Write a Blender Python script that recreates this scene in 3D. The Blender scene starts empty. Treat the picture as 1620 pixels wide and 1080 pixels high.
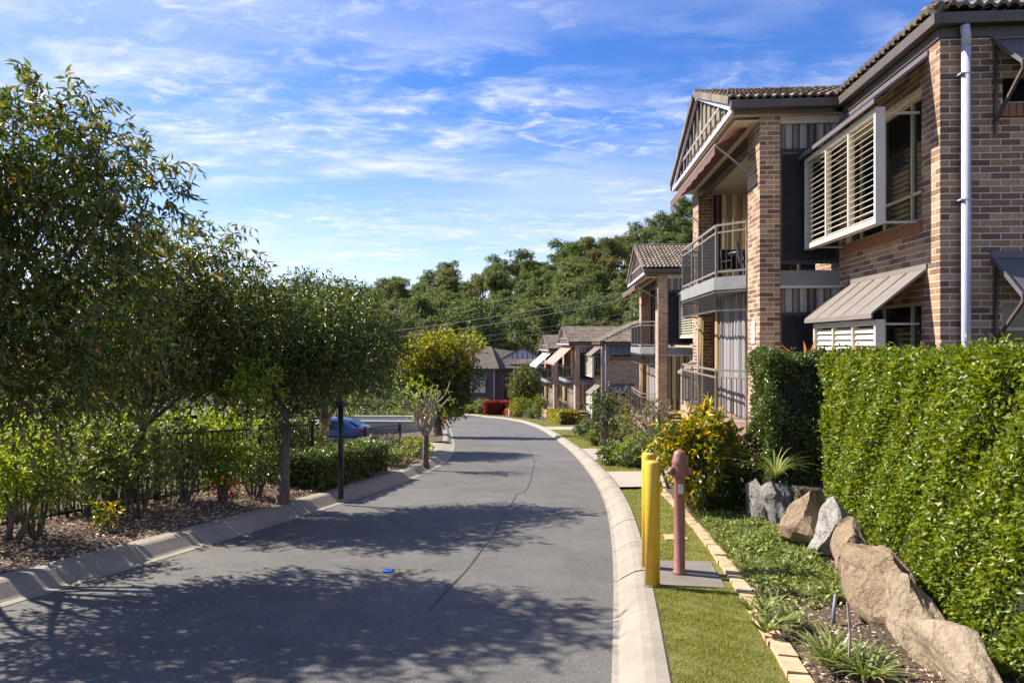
import bpy, math, random
import numpy as np
from mathutils import Vector, Matrix

# ------------------------------------------------------------------ camera, sky, sun, exposure
S = bpy.context.scene
EYE = 1.6
FPX = 1080.0                      # focal length in photograph pixels (24 mm on 36 mm)
cam_data = bpy.data.cameras.new('camera')
cam_data.lens = 24.0
cam_data.sensor_width = 36.0
cam_data.clip_start = 0.05
cam_data.clip_end = 3000.0
cam = bpy.data.objects.new('camera', cam_data)
S.collection.objects.link(cam)
cam.location = (0, 0, EYE)
cam.rotation_euler = (math.radians(90), 0, 0)
S.camera = cam

SUN_ELEV = math.radians(41)
SUN_AZ = math.atan2(-0.92, 0.39)          # bearing of the sun from +Y towards +X
sun_vec = Vector((math.sin(SUN_AZ) * math.cos(SUN_ELEV), math.cos(SUN_AZ) * math.cos(SUN_ELEV), math.sin(SUN_ELEV)))
sl = bpy.data.lights.new('sun', 'SUN')
sl.energy = 5.0
sl.angle = math.radians(0.53)
sl.color = (1.0, 0.93, 0.82)
sun = bpy.data.objects.new('sun', sl)
S.collection.objects.link(sun)
sun.rotation_euler = (-sun_vec).to_track_quat('-Z', 'Y').to_euler()
sun.location = (-30, 20, 40)

world = bpy.data.worlds.new('World')
S.world = world
world.use_nodes = True
wn, wl = world.node_tree.nodes, world.node_tree.links
wn.clear()
w_out = wn.new('ShaderNodeOutputWorld')
w_bg = wn.new('ShaderNodeBackground')
w_bg.inputs['Strength'].default_value = 0.068
sky = wn.new('ShaderNodeTexSky')
sky.sky_type = 'NISHITA'
sky.sun_disc = False
sky.sun_elevation = SUN_ELEV
sky.sun_rotation = SUN_AZ
sky.air_density = 1.0
sky.dust_density = 0.0
sky.ozone_density = 5.0
tc = wn.new('ShaderNodeTexCoord')
sep = wn.new('ShaderNodeSeparateXYZ')
wl.new(tc.outputs['Generated'], sep.inputs[0])
def wmath(op, a, b=None, clamp=False):
    n = wn.new('ShaderNodeMath'); n.operation = op; n.use_clamp = clamp
    for i, v in enumerate((a, b)):
        if v is None: continue
        if isinstance(v, (int, float)): n.inputs[i].default_value = v
        else: wl.new(v, n.inputs[i])
    return n.outputs[0]
zc = wmath('MAXIMUM', sep.outputs[2], 0.0)
den = wmath('ADD', zc, 0.10)
cx_ = wmath('DIVIDE', sep.outputs[0], den)
cy_ = wmath('DIVIDE', sep.outputs[1], den)
comb = wn.new('ShaderNodeCombineXYZ')
wl.new(cx_, comb.inputs[0]); wl.new(cy_, comb.inputs[1])
def wnoise(scale, sx, sy, rot, detail, rough, dist, loc=(0, 0, 0)):
    m = wn.new('ShaderNodeMapping')
    m.inputs['Location'].default_value = loc
    m.inputs['Rotation'].default_value = (0, 0, rot)
    m.inputs['Scale'].default_value = (sx, sy, 1)
    wl.new(comb.outputs[0], m.inputs[0])
    n = wn.new('ShaderNodeTexNoise')
    n.inputs['Scale'].default_value = scale
    n.inputs['Detail'].default_value = detail
    n.inputs['Roughness'].default_value = rough
    n.inputs['Distortion'].default_value = dist
    wl.new(m.outputs[0], n.inputs['Vector'])
    return n.outputs[0]
def wramp(v, a, b):
    m = wn.new('ShaderNodeMapRange'); m.interpolation_type = 'SMOOTHSTEP'
    m.inputs['From Min'].default_value = a; m.inputs['From Max'].default_value = b
    wl.new(v, m.inputs['Value'])
    return m.outputs[0]
veil = wramp(wnoise(0.75, 0.55, 1.5, 0.15, 5, 0.55, 0.5, (3.1, 1.7, 0)), 0.38, 0.74)
wisp = wramp(wnoise(3.2, 0.8, 1.5, 0.35, 9, 0.64, 0.35, (0.4, 5.2, 0)), 0.42, 0.74)
patch = wramp(wnoise(0.9, 0.8, 1.1, -0.3, 3, 0.5, 0.2, (7.3, 0.2, 0)), 0.34, 0.60)
c1 = wmath('MULTIPLY', veil, 0.42)
c2 = wmath('MULTIPLY', wmath('MULTIPLY', wisp, patch), 0.72)
fleck = wramp(wnoise(7.5, 0.9, 1.3, 0.5, 8, 0.66, 0.6, (2.2, 9.1, 0)), 0.47, 0.72)
patch2 = wramp(wnoise(1.3, 1.0, 1.0, 0.8, 3, 0.5, 0.3, (1.9, 4.4, 0)), 0.42, 0.62)
c3 = wmath('MULTIPLY', wmath('MULTIPLY', fleck, patch2), 0.6)
cloud = wmath('ADD', wmath('ADD', c1, c2), c3, True)
low = wramp(sep.outputs[2], 0.36, 0.0)               # thin cloud seen edge-on near the horizon
cloud = wmath('ADD', cloud, wmath('MULTIPLY', low, 0.55), True)
cloud = wmath('MULTIPLY', cloud, 0.86)
wmix = wn.new('ShaderNodeMixRGB')
wl.new(cloud, wmix.inputs[0])
whsv = wn.new('ShaderNodeHueSaturation')
whsv.inputs['Saturation'].default_value = 1.22
whsv.inputs['Hue'].default_value = 0.515
whsv.inputs['Value'].default_value = 1.35
wl.new(sky.outputs[0], whsv.inputs['Color'])
wl.new(whsv.outputs[0], wmix.inputs[1])
wmix.inputs[2].default_value = (6.9, 7.1, 8.3, 1)
wl.new(wmix.outputs[0], w_bg.inputs['Color'])
wl.new(w_bg.outputs[0], w_out.inputs[0])

S.view_settings.view_transform = 'Standard'
S.view_settings.look = 'None'
S.view_settings.exposure = 1.12
S.view_settings.gamma = 1.0
S.view_settings.use_curve_mapping = False
S.cycles.max_bounces = 6
S.cycles.diffuse_bounces = 3
S.cycles.glossy_bounces = 2
S.cycles.transmission_bounces = 4
S.cycles.transparent_max_bounces = 6
S.cycles.caustics_reflective = False
S.cycles.caustics_refractive = False
S.cycles.use_denoising = True

rnd = random.Random(7)
rng = np.random.default_rng(7)
COL = S.collection

# ------------------------------------------------------------------ picture directions and ground heights
def slope(y):
    """height of the road surface: a steady fall of 8.8 % that levels out past the bend"""
    y = np.asarray(y, dtype=float)
    a = -0.088 * np.clip(y, -25, 68)
    t = np.clip(y - 68, 0, 24)
    return a - 0.088 * (t - t * t / 48.0)
def sl1(y): return float(slope(y))
def at(px, py, Y):
    return Vector(((px - 810) / FPX * Y, Y, EYE + (540 - py) / FPX * Y))
def on_ground(px, py, off=0.0):
    Y = (EYE - off) / ((py - 540) / FPX - 0.088)
    return Vector(((px - 810) / FPX * Y, Y, sl1(Y) + off))

# ------------------------------------------------------------------ materials
MATS = {}
def nodes_of(name):
    m = bpy.data.materials.new(name)
    m.use_nodes = True
    nt = m.node_tree
    bs = nt.nodes['Principled BSDF']
    MATS[name] = m
    return m, nt, bs
def link(nt, a, b): nt.links.new(a, b)
def noise(nt, scale, detail=4, rough=0.55, vec=None, dist=0.0, coord='Object'):
    n = nt.nodes.new('ShaderNodeTexNoise')
    n.inputs['Scale'].default_value = scale
    n.inputs['Detail'].default_value = detail
    n.inputs['Roughness'].default_value = rough
    n.inputs['Distortion'].default_value = dist
    if vec is None:
        t = nt.nodes.new('ShaderNodeTexCoord'); vec = t.outputs[coord]
    link(nt, vec, n.inputs['Vector'])
    return n
def ramp(nt, src, stops):
    r = nt.nodes.new('ShaderNodeValToRGB')
    e = r.color_ramp.elements
    while len(e) < len(stops): e.new(0.5)
    for i, (p, c) in enumerate(stops):
        e[i].position = p
        e[i].color = (*c, 1) if len(c) == 3 else c
    link(nt, src, r.inputs[0])
    return r
def mixc(nt, fac, a, b, mode='MIX'):
    m = nt.nodes.new('ShaderNodeMixRGB'); m.blend_type = mode
    for i, v in ((0, fac), (1, a), (2, b)):
        if isinstance(v, (int, float)): m.inputs[i].default_value = v
        elif isinstance(v, tuple): m.inputs[i].default_value = (*v, 1)
        else: link(nt, v, m.inputs[i])
    return m.outputs[0]
def bump(nt, bs, height, strength=0.3, dist=0.01):
    b = nt.nodes.new('ShaderNodeBump')
    b.inputs['Strength'].default_value = strength
    b.inputs['Distance'].default_value = dist
    link(nt, height, b.inputs['Height'])
    link(nt, b.outputs[0], bs.inputs['Normal'])
def paint(name, col, rough=0.5, var=0.12, scale=6.0, metal=0.0, bumpy=0.0, spec=0.4):
    """plain coloured surface with uneven wear and grime"""
    m, nt, bs = nodes_of(name)
    n = noise(nt, scale, 6, 0.65)
    dark = tuple(c * (1 - var * 1.8) for c in col)
    lite = tuple(min(1, c * (1 + var)) for c in col)
    r = ramp(nt, n.outputs[0], [(0.25, dark), (0.55, col), (0.8, lite)])
    link(nt, r.outputs[0], bs.inputs['Base Color'])
    bs.inputs['Roughness'].default_value = rough
    bs.inputs['Metallic'].default_value = metal
    bs.inputs['Specular IOR Level'].default_value = spec
    if bumpy:
        n2 = noise(nt, scale * 12, 4)
        bump(nt, bs, n2.outputs[0], bumpy, 0.004)
    return m
def leaf_mat(name, stops, trans=0.35, rough=0.42, spec=0.35):
    m, nt, bs = nodes_of(name)
    g = nt.nodes.new('ShaderNodeNewGeometry')
    r = ramp(nt, g.outputs['Random Per Island'], stops)
    link(nt, r.outputs[0], bs.inputs['Base Color'])
    bs.inputs['Roughness'].default_value = rough
    bs.inputs['Specular IOR Level'].default_value = spec
    tr = nt.nodes.new('ShaderNodeBsdfTranslucent')
    hs = nt.nodes.new('ShaderNodeHueSaturation')
    hs.inputs['Value'].default_value = 1.5
    hs.inputs['Saturation'].default_value = 1.15
    hs.inputs['Hue'].default_value = 0.485
    link(nt, r.outputs[0], hs.inputs['Color'])
    link(nt, hs.outputs[0], tr.inputs['Color'])
    mx = nt.nodes.new('ShaderNodeMixShader')
    mx.inputs[0].default_value = trans
    link(nt, bs.outputs[0], mx.inputs[1]); link(nt, tr.outputs[0], mx.inputs[2])
    link(nt, mx.outputs[0], nt.nodes['Material Output'].inputs[0])
    return m

def brick_mat(name, source):
    m, nt, bs = nodes_of(name)
    if source == 'object':
        o = nt.nodes.new('ShaderNodeObjectInfo'); rv = o.outputs['Random']
    else:
        o = nt.nodes.new('ShaderNodeNewGeometry'); rv = o.outputs['Random Per Island']
    r = ramp(nt, rv, [(0.0, (0.145, 0.078, 0.054)), (0.25, (0.23, 0.122, 0.074)), (0.5, (0.32, 0.183, 0.10)),
                      (0.75, (0.40, 0.245, 0.135)), (1.0, (0.48, 0.32, 0.185))])
    g = nt.nodes.new('ShaderNodeNewGeometry')
    n = noise(nt, 38, 5, 0.7, g.outputs['Position'])
    c = mixc(nt, 0.5, r.outputs[0], ramp(nt, n.outputs[0], [(0.3, (0.45, 0.42, 0.42)), (0.7, (1.25, 1.2, 1.15))]).outputs[0], 'MULTIPLY')
    n3 = noise(nt, 0.9, 4, 0.6, g.outputs['Position'])
    c = mixc(nt, ramp(nt, n3.outputs[0], [(0.45, (0, 0, 0)), (0.8, (0.35, 0.35, 0.35))]).outputs[0], c, (0.16, 0.12, 0.10))
    link(nt, c, bs.inputs['Base Color'])
    bs.inputs['Roughness'].default_value = 0.85
    n2 = noise(nt, 130, 4, 0.7, g.outputs['Position'])
    bump(nt, bs, n2.outputs[0], 0.5, 0.004)
brick_mat('brick_single', 'object')
brick_mat('brick_mass', 'island')
# brickwork too far off for single bricks: courses in the material, with recessed joints as relief
def far_brick():
    m, nt, bs = nodes_of('brick_far')
    t = nt.nodes.new('ShaderNodeTexCoord')
    so = nt.nodes.new('ShaderNodeSeparateXYZ'); link(nt, t.outputs['Object'], so.inputs[0])
    sn = nt.nodes.new('ShaderNodeSeparateXYZ'); link(nt, t.outputs['Normal'], sn.inputs[0])
    ab = nt.nodes.new('ShaderNodeMath'); ab.operation = 'ABSOLUTE'; link(nt, sn.outputs[0], ab.inputs[0])
    gt = nt.nodes.new('ShaderNodeMath'); gt.operation = 'GREATER_THAN'; gt.inputs[1].default_value = 0.5
    link(nt, ab.outputs[0], gt.inputs[0])
    mx = nt.nodes.new('ShaderNodeMix'); mx.data_type = 'FLOAT'
    link(nt, gt.outputs[0], mx.inputs[0]); link(nt, so.outputs[0], mx.inputs[2]); link(nt, so.outputs[1], mx.inputs[3])
    cb = nt.nodes.new('ShaderNodeCombineXYZ')
    link(nt, mx.outputs[0], cb.inputs[0]); link(nt, so.outputs[2], cb.inputs[1])
    b = nt.nodes.new('ShaderNodeTexBrick')
    b.inputs['Scale'].default_value = 1.0
    b.inputs['Brick Width'].default_value = 0.25
    b.inputs['Row Height'].default_value = 0.086
    b.inputs['Mortar Size'].default_value = 0.007
    b.inputs['Mortar Smooth'].default_value = 0.2
    b.inputs['Color1'].default_value = (0.20, 0.115, 0.08, 1)
    b.inputs['Color2'].default_value = (0.45, 0.29, 0.175, 1)
    b.inputs['Mortar'].default_value = (0.58, 0.50, 0.42, 1)
    link(nt, cb.outputs[0], b.inputs['Vector'])
    n = noise(nt, 1.1, 5, 0.65)
    c = mixc(nt, 0.35, b.outputs[0], ramp(nt, n.outputs[0], [(0.3, (0.5, 0.48, 0.47)), (0.7, (1.2, 1.15, 1.1))]).outputs[0], 'MULTIPLY')
    link(nt, c, bs.inputs['Base Color'])
    bs.inputs['Roughness'].default_value = 0.85
    bump(nt, bs, b.outputs['Fac'], -0.5, 0.006)
far_brick()
paint('mortar', (0.72, 0.63, 0.53), 0.9, 0.15, 9, bumpy=0.4)
paint('soldier_brick', (0.33, 0.155, 0.085), 0.85, 0.25, 25, bumpy=0.4)
paint('lavender_paint', (0.47, 0.45, 0.52), 0.45, 0.07, 4)
paint('pale_beam', (0.62, 0.57, 0.53), 0.5, 0.06, 3)
paint('dark_gutter', (0.10, 0.078, 0.064), 0.5, 0.15, 5)
paint('gable_batten', (0.30, 0.265, 0.25), 0.55, 0.1, 6)  # tone lowered along with the panel for the overhang's shade
paint('gable_panel', (0.22, 0.175, 0.10), 0.7, 0.12, 3)  # shade under the barge overhang is put into this darker colour
paint('tan_soffit', (0.60, 0.52, 0.37), 0.7, 0.05, 2)
paint('cream_louvre', (0.62, 0.56, 0.46), 0.45, 0.07, 4)
paint('box_return', (0.52, 0.46, 0.41), 0.5, 0.06, 3)
paint('window_frame', (0.50, 0.46, 0.34), 0.4, 0.08, 5)
paint('dark_screen', (0.035, 0.037, 0.040), 0.5, 0.2, 6)
paint('grey_metal', (0.36, 0.35, 0.33), 0.45, 0.08, 5)
paint('baluster_metal', (0.09, 0.078, 0.068), 0.45, 0.1, 8)
paint('rail_metal', (0.23, 0.20, 0.17), 0.4, 0.1, 8)
paint('slab_grey', (0.24, 0.235, 0.23), 0.6, 0.1, 4)
paint('slab_terra', (0.42, 0.28, 0.21), 0.7, 0.12, 5)
paint('awning_dark', (0.13, 0.115, 0.125), 0.55, 0.1, 4)
paint('awning_tan', (0.20, 0.172, 0.15), 0.6, 0.1, 3)
paint('awning_maroon', (0.16, 0.075, 0.060), 0.8, 0.15, 5)
paint('awning_pink', (0.42, 0.22, 0.18), 0.8, 0.08, 4)
paint('awning_white', (0.50, 0.46, 0.43), 0.8, 0.05, 4)
paint('plain_room', (0.30, 0.27, 0.23), 0.9, 0.08, 2)
paint('white_paint', (0.78, 0.77, 0.74), 0.5, 0.06, 3)
paint('black_metal', (0.018, 0.018, 0.020), 0.4, 0.2, 12)
paint('furniture_dark', (0.028, 0.025, 0.024), 0.5, 0.2, 12)
def stripes(name, a, b, c, period):
    m, nt, bs = nodes_of(name)
    t = nt.nodes.new('ShaderNodeTexCoord')
    so = nt.nodes.new('ShaderNodeSeparateXYZ'); link(nt, t.outputs['Object'], so.inputs[0])
    ad = nt.nodes.new('ShaderNodeMath'); ad.operation = 'ADD'
    link(nt, so.outputs[0], ad.inputs[0]); link(nt, so.outputs[1], ad.inputs[1])
    md = nt.nodes.new('ShaderNodeMath'); md.operation = 'MULTIPLY'; md.inputs[1].default_value = 1.0 / period
    link(nt, ad.outputs[0], md.inputs[0])
    fr = nt.nodes.new('ShaderNodeMath'); fr.operation = 'FRACT'; link(nt, md.outputs[0], fr.inputs[0])
    r = ramp(nt, fr.outputs[0], [(0.0, a), (0.40, a), (0.42, b), (0.55, c), (0.70, b), (0.72, c), (0.86, b), (0.98, a)])
    for e in r.color_ramp.elements: pass
    r.color_ramp.interpolation = 'CONSTANT'
    n = noise(nt, 5, 4)
    cc = mixc(nt, 0.25, r.outputs[0], n.outputs[0], 'MULTIPLY')
    link(nt, cc, bs.inputs['Base Color'])
    bs.inputs['Roughness'].default_value = 0.85
    tr = nt.nodes.new('ShaderNodeBsdfTranslucent'); link(nt, cc, tr.inputs['Color'])
    mx = nt.nodes.new('ShaderNodeMixShader'); mx.inputs[0].default_value = 0.25
    link(nt, bs.outputs[0], mx.inputs[1]); link(nt, tr.outputs[0], mx.inputs[2])
    link(nt, mx.outputs[0], nt.nodes['Material Output'].inputs[0])
stripes('striped_canvas', (0.78, 0.62, 0.33), (0.10, 0.05, 0.045), (0.46, 0.32, 0.17), 0.30)
stripes('striped_grey', (0.55, 0.53, 0.50), (0.10, 0.07, 0.075), (0.33, 0.29, 0.27), 0.26)
stripes('lace_curtain', (0.46, 0.43, 0.41), (0.26, 0.23, 0.24), (0.40, 0.37, 0.36), 0.42)
def glass():
    m, nt, bs = nodes_of('dark_glass')
    bs.inputs['Base Color'].default_value = (0.012, 0.014, 0.017, 1)
    bs.inputs['Roughness'].default_value = 0.06
    bs.inputs['Specular IOR Level'].default_value = 0.6
glass()
def tile_mat(name, source):
    m, nt, bs = nodes_of(name)
    if source == 'object':
        o = nt.nodes.new('ShaderNodeObjectInfo'); rv = o.outputs['Random']
    else:
        o = nt.nodes.new('ShaderNodeNewGeometry'); rv = o.outputs['Random Per Island']
    r = ramp(nt, rv, [(0.0, (0.11, 0.08, 0.06)), (0.5, (0.165, 0.122, 0.088)), (1.0, (0.225, 0.175, 0.125))])
    g = nt.nodes.new('ShaderNodeNewGeometry')
    n = noise(nt, 5, 6, 0.7, g.outputs['Position'])
    c = mixc(nt, ramp(nt, n.outputs[0], [(0.48, (0, 0, 0)), (0.72, (0.65, 0.65, 0.65))]).outputs[0], r.outputs[0], (0.10, 0.095, 0.075))
    link(nt, c, bs.inputs['Base Color'])
    bs.inputs['Roughness'].default_value = 0.8
    n2 = noise(nt, 90, 3, 0.7, g.outputs['Position'])
    bump(nt, bs, n2.outputs[0], 0.4, 0.004)
tile_mat('roof_tile', 'object')
tile_mat('roof_tile_mass', 'island')
def asphalt():
    m, nt, bs = nodes_of('asphalt')
    t = nt.nodes.new('ShaderNodeTexCoord')
    n1 = noise(nt, 0.35, 6, 0.6, t.outputs['Object'])
    n2 = noise(nt, 60, 5, 0.75, t.outputs['Object'])
    n3 = noise(nt, 2.2, 5, 0.65, t.outputs['Object'], 0.4)
    v = nt.nodes.new('ShaderNodeTexVoronoi'); v.inputs['Scale'].default_value = 95
    link(nt, t.outputs['Object'], v.inputs['Vector'])
    base = ramp(nt, n1.outputs[0], [(0.3, (0.112, 0.106, 0.098)), (0.7, (0.156, 0.147, 0.136))]).outputs[0]
    c = mixc(nt, 0.8, base, ramp(nt, n2.outputs[0], [(0.3, (0.35, 0.35, 0.36)), (0.52, (1.0, 1.0, 1.0)), (0.75, (1.75, 1.7, 1.62))]).outputs[0], 'MULTIPLY')
    c = mixc(nt, 0.5, c, ramp(nt, v.outputs['Distance'], [(0.0, (1.6, 1.55, 1.5)), (0.5, (0.75, 0.75, 0.76))]).outputs[0], 'MULTIPLY')
    c = mixc(nt, 0.55, c, ramp(nt, n3.outputs[0], [(0.35, (0.72, 0.72, 0.73)), (0.65, (1.18, 1.16, 1.13))]).outputs[0], 'MULTIPLY')
    link(nt, c, bs.inputs['Base Color'])
    bs.inputs['Roughness'].default_value = 0.78
    bs.inputs['Specular IOR Level'].default_value = 0.35
    bump(nt, bs, n2.outputs[0], 0.55, 0.008)
asphalt()
def concrete(name, col, spot=0.35):
    m, nt, bs = nodes_of(name)
    t = nt.nodes.new('ShaderNodeNewGeometry')
    n1 = noise(nt, 2.3, 7, 0.7, t.outputs['Position'])
    n2 = noise(nt, 45, 5, 0.7, t.outputs['Position'])
    n3 = noise(nt, 9, 5, 0.75, t.outputs['Position'], 0.8)
    c = mixc(nt, spot, col, ramp(nt, n1.outputs[0], [(0.3, (0.45, 0.42, 0.38)), (0.7, (1.15, 1.12, 1.08))]).outputs[0], 'MULTIPLY')
    c = mixc(nt, 0.4, c, ramp(nt, n2.outputs[0], [(0.3, (0.6, 0.6, 0.58)), (0.7, (1.2, 1.2, 1.2))]).outputs[0], 'MULTIPLY')
    c = mixc(nt, ramp(nt, n3.outputs[0], [(0.56, (0, 0, 0)), (0.75, (0.55, 0.55, 0.55))]).outputs[0], c, tuple(x * 0.45 for x in col))
    link(nt, c, bs.inputs['Base Color'])
    bs.inputs['Roughness'].default_value = 0.85
    bump(nt, bs, n2.outputs[0], 0.35, 0.005)
concrete('kerb_concrete', (0.31, 0.272, 0.222), 0.5)
concrete('drive_concrete', (0.40, 0.345, 0.285))
concrete('pad_concrete', (0.20, 0.18, 0.155), 0.5)
concrete('render_wall', (0.46, 0.44, 0.43), 0.15)
def soil(name, a, b, c):
    m, nt, bs = nodes_of(name)
    t = nt.nodes.new('ShaderNodeNewGeometry')
    n1 = noise(nt, 1.4, 6, 0.65, t.outputs['Position'])
    n2 = noise(nt, 38, 6, 0.75, t.outputs['Position'])
    v = nt.nodes.new('ShaderNodeTexVoronoi'); v.inputs['Scale'].default_value = 42
    link(nt, t.outputs['Position'], v.inputs['Vector'])
    r = ramp(nt, n2.outputs[0], [(0.3, a), (0.52, b), (0.72, c)])
    cc = mixc(nt, 0.4, r.outputs[0], v.outputs['Distance'], 'OVERLAY')
    cc = mixc(nt, 0.5, cc, ramp(nt, n1.outputs[0], [(0.3, (0.6, 0.6, 0.6)), (0.7, (1.2, 1.2, 1.2))]).outputs[0], 'MULTIPLY')
    link(nt, cc, bs.inputs['Base Color'])
    bs.inputs['Roughness'].default_value = 0.95
    bs.inputs['Specular IOR Level'].default_value = 0.15
    bump(nt, bs, n2.outputs[0], 0.9, 0.03)
soil('mulch_soil', (0.055, 0.04, 0.03), (0.19, 0.14, 0.105), (0.36, 0.28, 0.21))
soil('garden_soil', (0.05, 0.038, 0.028), (0.13, 0.10, 0.072), (0.24, 0.20, 0.145))
soil('lawn_soil', (0.11, 0.115, 0.03), (0.22, 0.215, 0.06), (0.31, 0.29, 0.10))
soil('wild_ground', (0.03, 0.035, 0.015), (0.065, 0.07, 0.03), (0.10, 0.10, 0.05))
def rock():
    m, nt, bs = nodes_of('boulder_rock')
    o = nt.nodes.new('ShaderNodeObjectInfo')
    g = nt.nodes.new('ShaderNodeNewGeometry')
    base = o
    n1 = noise(nt, 3.0, 8, 0.7, g.outputs['Position'], 1.2)
    n2 = noise(nt, 28, 6, 0.75, g.outputs['Position'])
    c = mixc(nt, 0.75, base.outputs['Color'], ramp(nt, n1.outputs[0], [(0.3, (0.55, 0.48, 0.40)), (0.5, (1.0, 0.97, 0.93)), (0.72, (1.2, 1.12, 1.0))]).outputs[0], 'MULTIPLY')
    c = mixc(nt, 0.45, c, ramp(nt, n2.outputs[0], [(0.3, (0.5, 0.48, 0.45)), (0.65, (1.2, 1.18, 1.15))]).outputs[0], 'MULTIPLY')
    vo = nt.nodes.new('ShaderNodeTexVoronoi'); vo.feature = 'DISTANCE_TO_EDGE'; vo.inputs['Scale'].default_value = 4.5
    wv = noise(nt, 5, 4, 0.6, g.outputs['Position'])
    av = nt.nodes.new('ShaderNodeVectorMath'); av.operation = 'MULTIPLY_ADD'
    link(nt, wv.outputs['Color'], av.inputs[0]); av.inputs[1].default_value = (0.35, 0.35, 0.35); link(nt, g.outputs['Position'], av.inputs[2])
    link(nt, av.outputs[0], vo.inputs['Vector'])
    ck = ramp(nt, vo.outputs['Distance'], [(0.0, (0.30, 0.26, 0.22)), (0.035, (0.85, 0.84, 0.82)), (0.12, (1, 1, 1))])
    c = mixc(nt, 0.75, c, ck.outputs[0], 'MULTIPLY')
    link(nt, c, bs.inputs['Base Color'])
    bs.inputs['Roughness'].default_value = 0.9
    hsum = nt.nodes.new('ShaderNodeMath'); hsum.operation = 'ADD'
    link(nt, n1.outputs[0], hsum.inputs[0]); link(nt, n2.outputs[0], hsum.inputs[1])
    bump(nt, bs, hsum.outputs[0], 0.8, 0.06)
rock()
def bark(name, a, b):
    m, nt, bs = nodes_of(name)
    t = nt.nodes.new('ShaderNodeTexCoord')
    mp = nt.nodes.new('ShaderNodeMapping'); mp.inputs['Scale'].default_value = (9, 9, 2.2)
    link(nt, t.outputs['Object'], mp.inputs[0])
    n = noise(nt, 3, 7, 0.7, mp.outputs[0], 0.6)
    r = ramp(nt, n.outputs[0], [(0.3, a), (0.7, b)])
    link(nt, r.outputs[0], bs.inputs['Base Color'])
    bs.inputs['Roughness'].default_value = 0.9
    bump(nt, bs, n.outputs[0], 0.8, 0.02)
bark('bark_grey', (0.075, 0.055, 0.04), (0.22, 0.17, 0.13))
bark('bark_pale', (0.20, 0.16, 0.12), (0.46, 0.40, 0.32))
leaf_mat('leaf_gum', [(0, (0.0413, 0.066, 0.015)), (0.45, (0.0844, 0.1238, 0.027)), (0.85, (0.1594, 0.1898, 0.042)), (0.988, (0.375, 0.2475, 0.0525)), (1, (0.5625, 0.2145, 0.06))], 0.36, 0.34, 0.5)
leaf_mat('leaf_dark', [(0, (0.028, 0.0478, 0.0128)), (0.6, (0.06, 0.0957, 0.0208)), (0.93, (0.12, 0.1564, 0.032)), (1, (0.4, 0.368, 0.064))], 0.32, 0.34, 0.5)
leaf_mat('leaf_lime', [(0, (0.11, 0.17, 0.02)), (0.6, (0.23, 0.31, 0.035)), (1, (0.36, 0.41, 0.07))], 0.45)
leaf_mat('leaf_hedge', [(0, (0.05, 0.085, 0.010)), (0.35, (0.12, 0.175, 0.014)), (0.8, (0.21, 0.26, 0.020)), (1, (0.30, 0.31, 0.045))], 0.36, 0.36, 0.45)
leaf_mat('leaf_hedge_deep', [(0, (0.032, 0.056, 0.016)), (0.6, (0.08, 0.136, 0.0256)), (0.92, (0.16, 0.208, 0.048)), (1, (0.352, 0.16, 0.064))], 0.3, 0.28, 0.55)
leaf_mat('leaf_yellow', [(0, (0.07, 0.11, 0.015)), (0.45, (0.18, 0.22, 0.025)), (0.8, (0.38, 0.36, 0.035)), (1, (0.54, 0.4, 0.04))], 0.42, 0.35, 0.5)
leaf_mat('leaf_croton', [(0, (0.05, 0.09, 0.012)), (0.35, (0.12, 0.17, 0.018)), (0.6, (0.32, 0.31, 0.025)), (0.85, (0.56, 0.44, 0.03)), (0.96, (0.62, 0.4, 0.03)), (1, (0.5, 0.18, 0.03))], 0.35, 0.32, 0.55)
leaf_mat('leaf_olive', [(0, (0.084, 0.077, 0.042)), (0.5, (0.175, 0.161, 0.084)), (1, (0.336, 0.301, 0.168))], 0.3, 0.5)
leaf_mat('leaf_red', [(0, (0.14, 0.02, 0.015)), (0.6, (0.36, 0.05, 0.045)), (1, (0.50, 0.12, 0.10))], 0.35)
leaf_mat('leaf_orange', [(0, (0.30, 0.06, 0.03)), (0.6, (0.55, 0.20, 0.04)), (1, (0.60, 0.30, 0.12))], 0.4)
leaf_mat('leaf_strap', [(0, (0.045, 0.0825, 0.018)), (0.6, (0.1125, 0.1725, 0.0375)), (0.9, (0.21, 0.255, 0.075)), (1, (0.375, 0.33, 0.135))], 0.3, 0.35, 0.5)
leaf_mat('leaf_cover', [(0, (0.09, 0.13, 0.03)), (0.5, (0.18, 0.23, 0.05)), (0.9, (0.31, 0.34, 0.1)), (1, (0.42, 0.36, 0.16))], 0.3, 0.4, 0.4)
leaf_mat('grass_blade', [(0, (0.1232, 0.1522, 0.0261)), (0.5, (0.2465, 0.2682, 0.058)), (0.9, (0.3625, 0.348, 0.1015)), (1, (0.522, 0.4495, 0.203))], 0.35, 0.5, 0.3)
leaf_mat('litter', [(0, (0.113, 0.066, 0.041)), (0.4, (0.32, 0.207, 0.141)), (0.8, (0.603, 0.443, 0.32)), (1, (0.905, 0.754, 0.584))], 0.1, 0.8, 0.2)
leaf_mat('leaf_forest', [(0, (0.0506, 0.0817, 0.029)), (0.5, (0.1075, 0.1549, 0.0502)), (0.9, (0.1771, 0.2253, 0.0726)), (1, (0.253, 0.2534, 0.1056))], 0.38, 0.55, 0.3)
leaf_mat('leaf_forest_pale', [(0, (0.0735, 0.096, 0.033)), (0.5, (0.147, 0.18, 0.0605)), (1, (0.231, 0.252, 0.099))], 0.38, 0.55, 0.3)
leaf_mat('leaf_forest_bronze', [(0, (0.076, 0.0715, 0.028)), (0.5, (0.152, 0.1375, 0.05)), (1, (0.228, 0.209, 0.08))], 0.38, 0.55, 0.3)
paint('hedge_core', (0.022, 0.026, 0.012), 0.95, 0.3, 14)
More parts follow.
